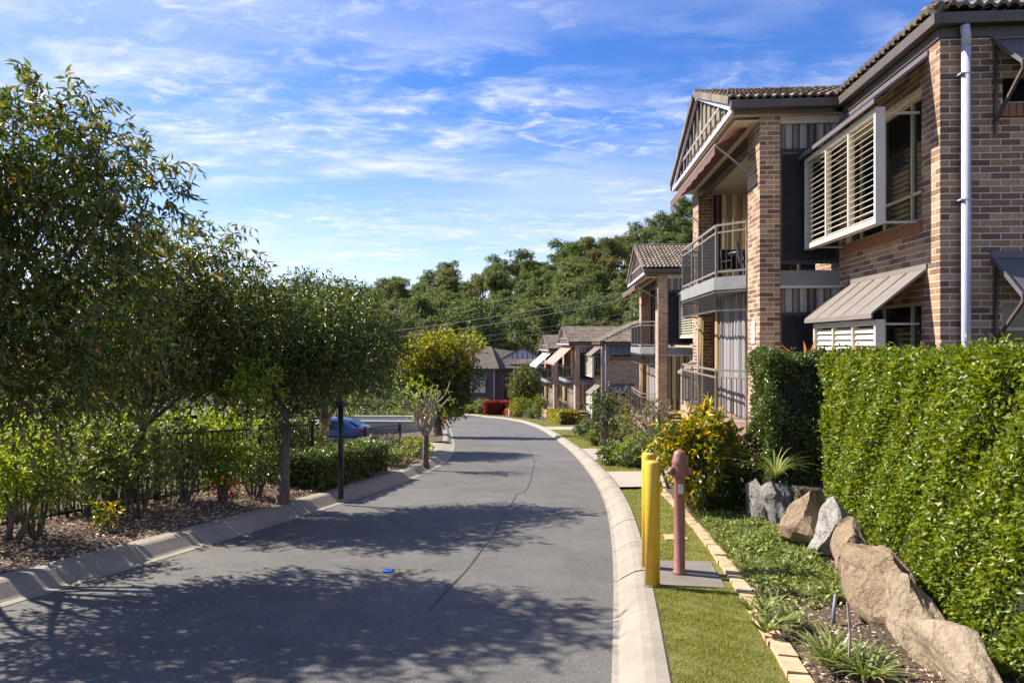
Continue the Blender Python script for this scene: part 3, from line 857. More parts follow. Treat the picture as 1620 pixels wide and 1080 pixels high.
# leaf litter on the mulch
def litter(name, fa, fb, y0, y1, n, zf, seed, label, size=0.045, mat='litter'):
    g_ = np.random.default_rng(seed)
    ys = y0 + (y1 - y0) * g_.uniform(0, 1, n) ** 1.4
    a = np.array([fa(v) for v in ys]); b = np.array([fb(v) for v in ys])
    x = a + (b - a) * g_.uniform(0, 1, n)
    z = slope(ys) + np.array([zf(p, q) for p, q in zip(x, ys)]) + g_.uniform(0.004, 0.035, n)
    d = g_.normal(size=(n, 3)) * np.array([1, 1, 0.25])
    v, f = leaf_faces(np.column_stack([x, ys, z]), d, size, size * 0.42, g_, 0.15)
    tag(np_mesh(name, v, f, mat), label, 'litter', kind='stuff')
mz = lambda x, y: 0.13 + 0.10 * min(1, max(0, (xl(y) - 0.36 - x) / 0.8))
litter('leaf_litter', lambda y: xf(y) - 0.45, lambda y: xl(y) - 0.38, 3.0, 18.2, 26000, mz, 31, 'dry leaves and wood chips strewn over the bed below the fence')
bz = lambda x, y: 0.11 + 0.10 * min(1.0, max(0, (x - xe(y)) / 1.2))
litter('wood_chips', lambda y: xe(y) + 0.1, lambda y: xe(y) + 1.15, 2.4, 8.5, 9000, bz, 32, 'wood chips and fallen leaves in the bed beside the boulders', 0.028)

# ------------------------------------------------------------------ the brick houses on the right
UF, EAVE, WTOP = 2.81, 5.76, 5.54
def wall_boxes(mb, plane, c0, c1, a0, a1, z0, z1, holes):
    """wall slab between c0 and c1 (thickness) over a0..a1, z0..z1, with rectangular holes (a, b, z, w)"""
    As = sorted({a0, a1, *[h[0] for h in holes], *[h[1] for h in holes]}); Zs = sorted({z0, z1, *[h[2] for h in holes], *[h[3] for h in holes]})
    for i in range(len(As) - 1):
        run = None
        for j in range(len(Zs)):
            solid = j < len(Zs) - 1 and not any(h[0] - 1e-6 <= As[i] and As[i + 1] <= h[1] + 1e-6 and h[2] - 1e-6 <= Zs[j] and Zs[j + 1] <= h[3] + 1e-6 for h in holes)
            if solid and run is None: run = Zs[j]
            if not solid and run is not None:
                if plane == 'x': mb.box(c0, c1, As[i], As[i + 1], run, Zs[j])
                else: mb.box(As[i], As[i + 1], c0, c1, run, Zs[j])
                run = None
def brick_list(a0, a1, z0, z1, holes, shift=0):
    out = []
    k = 0; z = z0
    while z + 0.076 < z1 + 0.001:
        off = 0.125 if (k + shift) % 2 else 0.0
        a = a0 - off
        while a < a1 - 0.02:
            lo, hi = max(a, a0), min(a + 0.236, a1)
            if hi - lo > 0.03:
                segs = [(lo, hi)]
                for h in holes:
                    if h[2] < z + 0.06 and h[3] > z + 0.016:
                        ns = []
                        for s0, s1 in segs:
                            if s1 <= h[0] or s0 >= h[1]: ns.append((s0, s1)); continue
                            if s0 < h[0]: ns.append((s0, h[0]))
                            if s1 > h[1]: ns.append((h[1], s1))
                        segs = ns
                for s0, s1 in segs:
                    if s1 - s0 > 0.03: out.append(((s0 + s1) / 2, z + 0.038, s1 - s0))
            a += 0.25
        z += 0.086; k += 1
    return out
BR = 0.004
def brick_box(mb, plane, c, a, z, w, sign):
    """one brick standing BR proud of the face at c; sign -1 faces the negative axis"""
    lo, hi = (c - BR, c + 0.01) if sign < 0 else (c - 0.01, c + BR)
    if plane == 'x': mb.box(lo, hi, a - w / 2, a + w / 2, z - 0.0358, z + 0.0358)
    else: mb.box(a - w / 2, a + w / 2, lo, hi, z - 0.0358, z + 0.0358)

def tile_mesh(mb, o, A, B, N, w=0.30, ln=0.36, t=0.034):
    prof = [(0.0, 0.0), (0.045, 0.045), (0.09, 0.052), (0.135, 0.006), (0.165, 0.0), (0.205, 0.045), (0.25, 0.050), (0.30, 0.004)]
    m = len(prof); vs = []
    for b, lift in ((0, t + 0.012), (ln, 0.006)):
        for a, n in prof: vs.append(o + A * (a * w / 0.3) + B * b + N * (n + lift))
    for a, n in prof: vs.append(o + A * (a * w / 0.3) + N * (n * 0.9 + 0.002) + B * 0.004)
    fs = [(k, k + 1, m + k + 1, m + k) for k in range(m - 1)] + [(2 * m + k, 2 * m + k + 1, k + 1, k) for k in range(m - 1)]
    mb.add(vs, fs)
def roof_plane(root, name, o, A, B, width, length, inside, single, cap=300):
    """courses of concrete tiles on a plane; inside(a, b) says whether the tile belongs"""
    o, A, B = Vector(o), Vector(A).normalized(), Vector(B).normalized()
    N = A.cross(B)
    if N.z < 0: N = -N
    me = None
    if single:
        proto = MB(); tile_mesh(proto, Vector((0, 0, 0)), A, B, N); me = proto.mesh('tile', 'roof_tile')
    rest = MB(); b = 0.0; n = 0
    while b < length - 0.1:
        a = 0.0
        while a < width - 0.05:
            if inside(a + 0.15, b + 0.16):
                p = o + A * a + B * b
                if single and n < cap:
                    t = link_obj('tile', me, root); t.location = p + N * rnd.uniform(-.003, .003); n += 1
                else: tile_mesh(rest, p, A, B, N)
            a += 0.30
        b += 0.33
    if rest.v:
        r = rest.build(name, 'roof_tile_mass', root); r['kind'] = 'stuff'
def curtain(root, name, p, q, z0, z1, folds, depth, mat, tilt=0.0):
    p, q = Vector(p), Vector(q); d = q - p; nrm = Vector((-d.y, d.x, 0)).normalized()
    n = folds * 6; mb = MB()
    for i in range(n + 1):
        t = i / n
        off = nrm * depth * math.sin(t * folds * 2 * math.pi) + nrm * 0.3 * depth * math.sin(t * folds * 5.1 + 1)
        c = p + d * t + off
        mb.v += [(c.x, c.y, z0), (c.x + tilt * d.x, c.y + tilt * d.y, z1)]
        if i: mb.f.append((2 * i - 2, 2 * i, 2 * i + 1, 2 * i - 1))
    return mb.build(name, mat, root, True)
def louvre_box(root, x0, x1, y0, y1, z0, z1, tilt, single, frame='cream_louvre', slat_mat='cream_louvre', pitch=0.088, brackets=True):
    fw = 0.05
    mb = MB()
    mb.box(x0, x1, y0, y0 + fw, z0, z1); mb.box(x0, x1, y1 - fw, y1, z0, z1)
    mb.box(x0, x1, y0 + fw, y1 - fw, z0, z0 + fw + 0.03); mb.box(x0, x1, y0 + fw, y1 - fw, z1 - fw - 0.03, z1)
    pw = (y1 - y0 - 2 * fw) / 3
    for k in (1, 2): mb.box(x0 + 0.01, x1 - 0.03, y0 + fw + pw * k - 0.018, y0 + fw + pw * k + 0.018, z0 + fw + 0.03, z1 - fw - 0.03)
    scr = mb.build('louvre_screen', frame, root)
    if brackets:
        for yy in (y0 + 0.10, y1 - 0.10):
            for zz in (z0 + 0.03, z1 - 0.06): MB().bar((x1 - 0.02, yy, zz), (0.0, yy, zz), 0.03, 0.03).build('bracket', 'box_return', scr)
    rest = MB()
    zz = z0 + fw + 0.07; dx, dz = math.cos(tilt) * 0.04, math.sin(tilt) * 0.04
    xm = (x0 + x1) / 2 - 0.01
    me = None
    while zz < z1 - fw - 0.06:
        for k in range(3):
            a, b = y0 + fw + pw * k + 0.022, y0 + fw + pw * (k + 1) - 0.022
            if single:
                if me is None:
                    me = MB().bar((0, -(b - a) / 2, 0), (0, (b - a) / 2, 0), 0.008, 0.08, up=(dx, 0, dz)).mesh('slat', slat_mat)
                s = link_obj('slat', me, scr); s.location = (xm, (a + b) / 2, zz)
            else: rest.bar((xm, a, zz), (xm, b, zz), 0.008, 0.08, up=(dx, 0, dz))
        zz += pitch
    if rest.v:
        r = rest.build('louvre_slats', slat_mat, scr); r['kind'] = 'stuff'
    return scr
def window(root, plane, c, a0, a1, z0, z1, mull, trans, blind=None, depth=0.09):
    """aluminium window set into an opening; c = wall face, glass lies depth behind it"""
    d0, d1 = c + depth - 0.03, c + depth + 0.03
    def bx(mb, a, b, z, w, e=0.0):
        if plane == 'x': mb.box(d0 + e, d1 - e, a, b, z, w)
        else: mb.box(a, b, d0 + e, d1 - e, z, w)
    mb = MB(); t = 0.045
    bx(mb, a0, a1, z0, z0 + t); bx(mb, a0, a1, z1 - t, z1); bx(mb, a0, a0 + t, z0 + t, z1 - t); bx(mb, a1 - t, a1, z0 + t, z1 - t)
    for m in mull: bx(mb, m - t / 2, m + t / 2, z0 + t, z1 - t, 0.003)
    for z in trans: bx(mb, a0 + t, a1 - t, z - t / 2, z + t / 2, 0.006)
    w = mb.build('window', 'window_frame', root)
    ms = [a0, *mull, a1]; zs = [z0, *trans, z1]
    for i in range(len(ms) - 1):
        for j in range(len(zs) - 1):
            p = MB()
            if plane == 'x': p.box(c + depth + 0.006, c + depth + 0.014, ms[i] + 0.02, ms[i + 1] - 0.02, zs[j] + 0.02, zs[j + 1] - 0.02)
            else: p.box(ms[i] + 0.02, ms[i + 1] - 0.02, c + depth + 0.006, c + depth + 0.014, zs[j] + 0.02, zs[j + 1] - 0.02)
            p.build('pane', blind if (blind and j == 0 and len(zs) > 2) else 'dark_glass', w)
    return w
def soldier_sill(w, plane, c, a0, a1, z):
    mb = MB(); a = a0
    while a < a1 - 0.05:
        if plane == 'x': mb.box(c - 0.045, c + 0.10, a, a + 0.076, z - 0.17, z - 0.002)
        else: mb.box(a, a + 0.076, c - 0.045, c + 0.10, z - 0.17, z - 0.002)
        a += 0.086
    mb.build('sill', 'soldier_brick', w)
def sheet_awning(root, plane, c, a0, a1, ztop, zout, out, mat, arms=True):
    """fixed metal awning of pressed sheet on a frame"""
    def P(o, a, z): return (c - o, a, z) if plane == 'x' else (a, c - o, z)
    mb = MB()
    mb.sheet(P(0.012, a0, ztop), P(0.012, a1, ztop), P(out, a1, zout), P(out, a0, zout), 0.018)
    a = a0 + 0.02; n = max(2, int((a1 - a0) / 0.42))
    for k in range(n + 1):
        aa = a0 + 0.012 + (a1 - a0 - 0.024) * k / n
        mb.bar(P(0.02, aa, ztop + 0.022), P(out - 0.005, aa, zout + 0.022), 0.02, 0.022)
    mb.bar(P(out, a0 - 0.006, zout - 0.018), P(out, a1 + 0.006, zout - 0.018), 0.022, 0.062)
    mb.bar(P(0.014, a0 - 0.004, ztop + 0.05), P(0.014, a1 + 0.004, ztop + 0.05), 0.02, 0.09)
    w = mb.build('awning', mat, root)
    if arms:
        for aa in (a0 + 0.04, a1 - 0.04):
            zl = zout - 0.55
            MB().bar(P(out - 0.03, aa, zout - 0.05), P(0.02, aa, zl), 0.035, 0.035).bar(P(0.03, aa, ztop), P(0.03, aa, zl - 0.12), 0.04, 0.03).build('arm', 'grey_metal' if mat != 'awning_dark' else 'dark_gutter', w)
    return w
def balustrade(root, path, z, single, mat='rail_metal'):
    mb = MB()
    for p, q in zip(path[:-1], path[1:]):
        for h, wd, ht in ((1.0, 0.05, 0.04), (0.86, 0.035, 0.03), (0.10, 0.035, 0.035)):
            mb.bar((*p, z + h), (*q, z + h), wd, ht)
    for p in path: mb.bar((*p, z), (*p, z + 0.985), 0.045, 0.045, up=(1, 0, 0))
    p, q = Vector(path[1]), Vector(path[2])
    for t in (0.34, 0.67):
        m = p.lerp(q, t); mb.bar((m.x, m.y, z), (m.x, m.y, z + 0.985), 0.038, 0.038, up=(1, 0, 0))
    b = mb.build('balustrade', mat, root)
    me = MB().bar((0, 0, 0.11), (0, 0, 0.85), 0.014, 0.014, up=(1, 0, 0)).mesh('baluster', 'baluster_metal') if single else None
    rest = MB()
    for p, q in zip(path[:-1], path[1:]):
        p, q = Vector(p), Vector(q); L = (q - p).length; n = int(L / 0.105)
        for k in range(1, n):
            m = p.lerp(q, k / n)
            if single:
                s = link_obj('baluster', me, b); s.location = (m.x, m.y, z)
            else: rest.bar((m.x, m.y, z + 0.11), (m.x, m.y, z + 0.85), 0.014, 0.014, up=(1, 0, 0))
    if rest.v:
        r = rest.build('baluster_infill', 'baluster_metal', b); r['kind'] = 'stuff'

def brick_house(label, loc, rz, detail, awn=None, seed=1):
    """two-storey brick house: body with a street-side window wall (x = 0), gabled balcony bay on two brick columns (x < 0).
    local x points away from the street, y down the street, z = 0 at the lower floor"""
    root = empty('brick_house', loc, rz); tag(root, label, 'house', 'brick houses stepping down the street')
    near = detail == 2
    bm = 'mortar' if near else 'brick_far'
    ZB = -2.3
    # --- openings
    side = [(0.45, 2.92, 3.21, 4.95), (0.45, 2.92, 0.35, 2.10), (4.3, 7.95, 0.02, 2.2), (4.3, 7.95, UF + 0.02, 5.0)]
    face = [(0.76, 2.3, 4.60, 5.00), (0.76, 2.3, 1.00, 2.05)]
    w = MB(); wall_boxes(w, 'x', 0.0, 0.22, 0.0, 9.4, ZB, WTOP, side); wall_boxes(w, 'y', 0.0, 0.22, 0.221, 9.0, ZB, WTOP, face)
    w.box(8.78, 9.0, 0.221, 9.4, ZB, WTOP).box(0.221, 8.779, 9.18, 9.4, ZB, WTOP)
    w.build('wall', bm, root)
    MB().box(0.23, 8.77, 0.23, 9.17, UF - 0.2, UF - 0.05).box(1.6, 1.7, 0.23, 9.17, ZB, UF - 0.2).box(1.6, 1.7, 0.23, 9.17, UF - 0.05, WTOP).build('room', 'plain_room', root)
    cols = [(-1.378, -1.03, 3.14, 3.90), (-1.378, -1.03, 8.48, 9.20)]
    for x0, x1, y0, y1 in cols: MB().box(x0, x1, y0, y1, ZB, WTOP - 0.02).build('column', bm, root)
    # --- bricks
    if near:
        cand = []
        for a, z, wd in brick_list(0.0, 3.4, ZB + 0.35, WTOP, face): cand.append(('y', 0.0, a, z, wd, -1, (a > 1.45) * 5 + (z < 1.1) * 5 + a * 0.1))
        for a, z, wd in brick_list(-BR, 3.14, ZB + 0.35, WTOP, side, 1): cand.append(('x', 0.0, a, z, wd, -1, 1.0 + a * 0.6 + (z < 1.1) * 5))
        for x0, x1, y0, y1 in cols:
            for a, z, wd in brick_list(x0, x1, ZB, WTOP - 0.02, []): cand.append(('y', y0, a, z, wd, -1, 9))
            for a, z, wd in brick_list(y0 - BR, y1, ZB, WTOP - 0.02, [], 1): cand.append(('x', x0, a, z, wd, -1, 9))
            for a, z, wd in brick_list(y0, y1, ZB, WTOP - 0.02, [], 1): cand.append(('x', x1, a, z, wd, 1, 10))
        for a, z, wd in brick_list(3.14, 9.4, ZB, WTOP, side): cand.append(('x', 0.0, a, z, wd, -1, 9))
        cand.sort(key=lambda c: c[6])
        meY = MB().box(-0.12, 0.12, -BR, 0.01, -0.0358, 0.0358).mesh('brick', 'brick_single')
        meX = MB().box(-BR, 0.01, -0.12, 0.12, -0.0358, 0.0358).mesh('brick', 'brick_single')
        rest = MB()
        for i, (pl, c, a, z, wd, sg, _) in enumerate(cand):
            jit = rnd.uniform(-0.0015, 0.0015)
            if i < 300:
                o = link_obj('brick', meX if pl == 'x' else meY, root)
                if pl == 'x': o.location = (c + jit, a, z); o.scale = (1, wd / 0.24, 1)
                else: o.location = (a, c + jit, z); o.scale = (wd / 0.24, 1, 1)
            else: brick_box(rest, pl, c + jit, a, z, wd, sg)
        r = rest.build('brickwork', 'brick_mass', root); r['kind'] = 'stuff'
    # --- windows
    ww = window(root, 'x', 0.0, 0.45, 2.92, 3.21, 4.95, [0.85, 1.68, 2.5], [3.62]); soldier_sill(ww, 'x', 0.0, 0.43, 2.95, 3.21)
    window(root, 'x', 0.0, 0.45, 2.92, 0.35, 2.10, [0.85, 1.68], [])
    ww = window(root, 'y', 0.0, 0.76, 2.3, 4.60, 5.00, [1.53], []); soldier_sill(ww, 'y', 0.0, 0.74, 2.3, 4.60)
    window(root, 'y', 0.0, 0.76, 2.3, 1.00, 2.05, [1.53], [1.72], 'gable_panel')
    for z0 in (0.02, UF + 0.02): window(root, 'x', 0.0, 4.3, 7.95, z0, z0 + 2.18, [5.5, 6.75], [])
    # --- sunscreens and sheet awnings on the street side, awnings on the uphill side
    louvre_box(root, -0.62, -0.49, 0.42, 3.12, 3.16, 4.74, math.radians(28), near)
    sheet_awning(root, 'x', 0.0, 0.27, 3.13, 5.33, 4.79, 0.70, 'awning_tan' if not near else 'awning_dark', False)
    louvre_box(root, -0.62, -0.49, 0.42, 2.70, 0.36, 1.86, math.radians(62), near)
    sheet_awning(root, 'x', 0.0, 0.30, 2.80, 2.50, 1.92, 0.72, 'awning_tan', False)
    sheet_awning(root, 'y', 0.0, 0.62, 2.45, 5.42, 4.90, 0.60, 'awning_dark')
    sheet_awning(root, 'y', 0.0, 0.62, 2.45, 2.62, 2.10, 0.60, 'awning_dark')
    # --- balcony bay
    plan = [(-0.001, 3.92), (-1.41, 3.92), (-1.90, 4.38), (-1.90, 8.02), (-1.41, 8.46), (-0.001, 8.46)]
    MB().prism(plan, 'z', UF - 0.25, UF - 0.004).build('balcony_slab', 'slab_grey', root)
    MB().prism(plan, 'z', -0.22, 0.0).build('balcony_slab', 'slab_terra', root)
    MB().prism([(x + 0.05 if x < -1 else x, y) for x, y in plan], 'z', -0.9, -0.222).build('plinth', bm if not near else 'brick_far', root)
    rail = [(-1.385, 3.93), (-1.85, 4.38), (-1.85, 8.02), (-1.385, 8.45)]
    balustrade(root, rail, UF, detail >= 1); balustrade(root, rail, 0.0, detail >= 1)
    # lattice band hung below the upper slab
    g = MB()
    for p, q in zip(rail[:-1], rail[1:]):
        for h in (2.52, 2.16): g.bar((*p, h), (*q, h), 0.035, 0.035)
        P, Q = Vector(p), Vector(q); n = int((Q - P).length / 0.07)
        for k in range(n + 1):
            m = P.lerp(Q, k / n); g.bar((m.x, m.y, 2.17), (m.x, m.y, 2.52), 0.010, 0.010, up=(1, 0, 0))
    g.build('lattice_band', 'baluster_metal', root)
    MB().box(-1.80, -0.001, 3.16, 9.18, 5.44, 5.47).build('ceiling', 'tan_soffit', root)
    MB().box(-1.36, -1.20, 3.9, 8.48, 5.22, 5.438).build('head_beam', 'dark_gutter', root)
    for y0, y1 in ((3.17, 3.27), (9.05, 9.15)):                      # the two ends of the bay
        for za, zb in ((5.40, 5.525), (2.50, 2.545)): MB().box(-1.03, -0.001, y0, y1, za, zb).build('end_beam', 'pale_beam', root)
        MB().box(-1.03, -0.001, y0 + 0.003, y1, 2.546, UF).build('end_slab', 'slab_grey', root)
    ym = 3.24
    if detail >= 1 or True:
        curtain(root, 'blind', (-1.02, ym, 0), (-0.01, ym, 0), 4.95, 5.40, 9, 0.012, 'striped_grey')
        curtain(root, 'blind', (-1.02, ym, 0), (-0.01, ym, 0), 2.08 if near else 0.9, 2.50, 9, 0.012, 'striped_grey' if near else 'striped_canvas')
        for z0, z1 in (((UF + 0.12, 4.96), (0.05, 2.07)) if near else ((UF + 0.12, 4.96),)):
            s = MB().box(-1.03, -0.97, 3.20, 3.25, z0, z1).box(-0.06, -0.001, 3.20, 3.25, z0, z1).box(-0.97, -0.06, 3.20, 3.25, z1 - 0.06, z1).box(-0.97, -0.06, 3.20, 3.25, z0, z0 + 0.06).build('shade_screen', 'dark_screen', root)
            f = MB(); z = z0 + 0.08
            while z < z1 - 0.08:
                f.bar((-0.975, 3.225, z), (-0.055, 3.225, z), 0.006, 0.05, up=(0, 0.5, 0.85)); z += 0.042
            fo = f.build('shade_slats', 'dark_screen', s); fo['kind'] = 'stuff'
        curtain(root, 'blind', (-1.02, 9.08, 0), (-0.01, 9.08, 0), UF + 0.05, 5.40, 8, 0.03, 'striped_canvas')
        curtain(root, 'blind', (-1.02, 9.08, 0), (-0.01, 9.08, 0), 0.05, 2.50, 8, 0.03, 'striped_canvas')
        curtain(root, 'curtain', (-1.25, 4.55, 0), (-1.27, 6.55, 0), 0.06, 2.5, 7, 0.045, 'lace_curtain')
        curtain(root, 'curtain', (-1.30, 6.62, 0), (-1.30, 6.95, 0), 0.06, 2.5, 3, 0.04, 'striped_canvas')
        curtain(root, 'curtain', (-1.45, 7.75, 0), (-1.40, 8.42, 0), 0.06, 2.15, 4, 0.05, 'striped_canvas', -0.06)
    # --- gable
    GX, Y0, Y1, YM, ZA = -1.88, 2.98, 9.28, 6.13, 7.00
    MB().prism([(Y0 + 0.1, 5.56), (Y1 - 0.1, 5.56), (YM, ZA - 0.10)], 'x', GX + 0.14, GX + 0.18).build('gable_panel', 'gable_panel', root)
    MB().box(GX + 0.05, -0.001, 3.10, Y1 - 0.1, 5.528, 5.556).build('soffit', 'tan_soffit', root)
    gb = MB().box(GX - 0.03, GX + 0.03, Y0, Y1, 5.54, 5.64)
    for s in (1, -1):
        ye = Y0 if s == 1 else Y1
        gb.bar((GX, ye, 5.66), (GX, YM, ZA - 0.02), 0.05, 0.17, up=(0, 0, 1))
    gb.build('barge_board', 'lavender_paint', root)
    bt = MB()
    for k in range(1, 15):
        yy = Y0 + (Y1 - Y0) * k / 15
        zt = 5.60 + (ZA - 5.66) * (1 - abs(yy - YM) / (YM - Y0))
        if zt > 5.75: bt.box(GX + 0.045, GX + 0.085, yy - 0.022, yy + 0.022, 5.64, zt - 0.06)
    bt.box(GX + 0.03, GX + 0.044, Y0 + 1.2, Y1 - 1.2, 6.02, 6.08)
    bt.build('gable_batten', 'gable_batten', root)
    # --- roof
    sl_ = math.atan2(ZA - EAVE, YM - Y0); cs, sn = math.cos(sl_), math.sin(sl_)
    rl = (YM - Y0) / cs
    deck = MB()
    deck.sheet((GX - 0.05, Y0, EAVE - 0.03), (3.3, Y0, EAVE - 0.03), (3.3, YM, ZA - 0.03), (GX - 0.05, YM, ZA - 0.03), 0.012)
    deck.sheet((3.3, Y1, EAVE - 0.03), (GX - 0.05, Y1, EAVE - 0.03), (GX - 0.05, YM, ZA - 0.03), (3.3, YM, ZA - 0.03), 0.012)
    E0, X1, Y2 = -0.14, 9.2, 9.55
    hr = (X1 - E0) / 2; zr = EAVE - 0.03 + hr * math.tan(sl_)
    r1, r2 = (E0 + hr, E0 + hr, zr), (E0 + hr, Y2 - hr + 0.3, zr)
    if r2[1] < r1[1] + 0.1: r2 = (r1[0], r1[1] + 0.1, zr)
    ez = EAVE - 0.03
    deck.add([(E0, E0, ez), (X1, E0, ez), (X1, Y2, ez), (E0, Y2, ez), r1, r2], [(0, 1, 4), (1, 2, 5, 4), (2, 3, 5), (3, 0, 4, 5), (0, 3, 2, 1)])
    roof = deck.build('roof', 'dark_gutter', root)
    roof_plane(roof, 'tile_courses', (GX - 0.08, Y0 - 0.04, EAVE), (1, 0, 0), (0, cs, sn), 5.2, rl, lambda a, b: (a + GX) * math.tan(sl_) < 99 and (a + GX < 0.0 or (a + GX - E0) * math.tan(sl_) < b * sn + 0.15), detail >= 1)
    roof_plane(roof, 'tile_courses', (GX - 0.08, Y1 + 0.04, EAVE), (1, 0, 0), (0, -cs, sn), 5.2, rl, lambda a, b: True, False)
    roof_plane(roof, 'tile_courses', (E0 - 0.03, E0 - 0.03, EAVE), (1, 0, 0), (0, cs, sn), X1 - E0, hr / cs, lambda a, b: b * cs < a + 0.1 and b * cs < (X1 - E0 - a) + 0.1, False)
    roof_plane(roof, 'tile_courses', (E0 - 0.03, E0 - 0.03, EAVE), (0, 1, 0), (cs, 0, sn), Y2 - E0, hr / cs, lambda a, b: b * cs < a + 0.1 and b * cs < (Y2 - E0 - a) + 0.1 and (a < 3.05 or (b * sn > (min(a - 3.1, 9.35 - a)) * math.tan(sl_) - 0.1)), False)
    def cap_run(p, q):
        caps = MB()
        p, q = Vector(p), Vector(q); n = max(1, int((q - p).length / 0.36))
        for k in range(n):
            a, b = p.lerp(q, k / n), p.lerp(q, (k + 1.06) / n)
            caps.tube([a + Vector((0, 0, 0.035)), b + Vector((0, 0, 0.02))], [0.088, 0.078], 8)
        caps.build('ridge_cap', 'roof_tile_mass', roof)
    cap_run((GX - 0.07, YM, ZA), (3.2, YM, ZA)); cap_run((E0, E0, EAVE), (r1[0], r1[1], zr + 0.03)); cap_run((X1, E0, EAVE), (r1[0], r1[1], zr + 0.03)); cap_run(r1, r2)
    # tile ends stepping up the two rakes
    for s in (1, -1):
        caps = MB()
        ye = Y0 - 0.02 if s == 1 else Y1 + 0.02
        for k in range(10):
            b = 0.33 * k
            p = Vector((GX - 0.075, ye + s * cs * b, EAVE + sn * b + 0.005)); q = p + Vector((0, s * cs * 0.34, sn * 0.34 - 0.012))
            caps.bar(p, q, 0.035, 0.13)
        caps.build('verge_cap', 'roof_tile_mass', roof)
    for n_, g6 in (('gutter', (GX - 0.06, E0 - 0.013, Y0 - 0.13, Y0 - 0.015, EAVE - 0.17, EAVE - 0.03)), ('fascia', (GX + 0.02, -0.15, Y0 - 0.008, Y0 + 0.02, EAVE - 0.24, EAVE - 0.06)),
                   ('gutter', (E0 - 0.012, E0 + 0.10, E0 - 0.012, Y0 - 0.02, EAVE - 0.17, EAVE - 0.03)), ('gutter', (E0 + 0.103, X1, E0 - 0.012, E0 + 0.10, EAVE - 0.17, EAVE - 0.03)),
                   ('fascia', (-0.028, -0.009, -0.022, Y0 - 0.01, EAVE - 0.30, EAVE - 0.172)), ('fascia', (-0.008, X1 - 0.2, -0.03, -0.009, EAVE - 0.30, EAVE - 0.172)),
                   ('gutter', (GX - 0.06, E0, Y1 + 0.015, Y1 + 0.13, EAVE - 0.17, EAVE - 0.03))):
        MB().box(*g6).build(n_, 'dark_gutter', root)
    dp = MB().tube([(0.27, -0.085, ZB + 0.4), (0.27, -0.085, 5.30)], 0.056, 14)
    dp.tube([(0.27, -0.085, 5.30), (0.27, -0.090, 5.44), (0.25, -0.092, 5.58)], 0.0565, 14)
    dpo = dp.build('downpipe', 'lavender_paint', root, True)
    for z in (0.9, 3.35, 4.95): MB().box(0.175, 0.332, -0.145, -0.02, z, z + 0.016).build('strap', 'lavender_paint', dpo)
    # --- fabric awning over the balcony front
    am, out, drop = awn or ('awning_maroon', 0.62, 0.34)
    a = MB(); n = 16
    xo, zo = -1.45 - out, 5.46 - drop
    a.sheet((-1.45, 3.5, 5.46), (xo, 3.5, zo), (xo, 8.5, zo), (-1.45, 8.5, 5.46), 0.006)
    for k in range(n):
        y0 = 3.5 + 5.0 * k / n; y1 = 3.5 + 5.0 * (k + 1) / n
        a.box(xo - 0.010, xo - 0.002, y0 + 0.003, y1 - 0.003, zo - 0.16 - (0.02 if k % 2 else 0.0), zo)
    aw = a.build('awning', am, root)
    MB().tube([(xo, 3.45, zo), (xo, 8.55, zo)], 0.022, 8).build('front_bar', 'grey_metal', aw, True)
    zc = min(zo - 0.45, 4.95)
    for yy, yc in ((3.5, 3.75), (8.5, 8.7)): MB().bar((xo, yy, zo), (-1.38, yc, zc), 0.024, 0.024).build('arm', 'grey_metal', aw)
    if near:
        MB().box(-1.445, -1.387, 3.36, 3.50, 1.10, 1.36).prism([(-1.47, 1.36), (-1.387, 1.42), (-1.387, 1.36)], 'y', 3.35, 3.51).build('wall_light', 'black_metal', root)
        MB().box(-1.40, -1.388, 3.40, 3.62, 1.52, 1.92).build('name_plate', 'white_paint', root)
    return root

U1 = math.radians(-4.03)
brick_house('nearest two-storey brick house, its louvred window box and downpipe above the clipped hedge', (5.52, 8.80, 0.04), U1, 2)
brick_house('second brick house down the street, its column and gable just past the nearest balcony', (6.62, 22.3, -1.44), U1, 1, ('awning_maroon', 0.75, 0.30))
brick_house('third brick house with a lowered pink awning and a cream window box', (6.59, 50.2, -4.21), math.radians(5.2), 0, ('awning_pink', 1.5, 1.35))
brick_house('farthest gabled brick house in the row, with a lowered white awning', (5.55, 59.9, -4.82), math.radians(5.6), 0, ('awning_white', 1.5, 1.30))

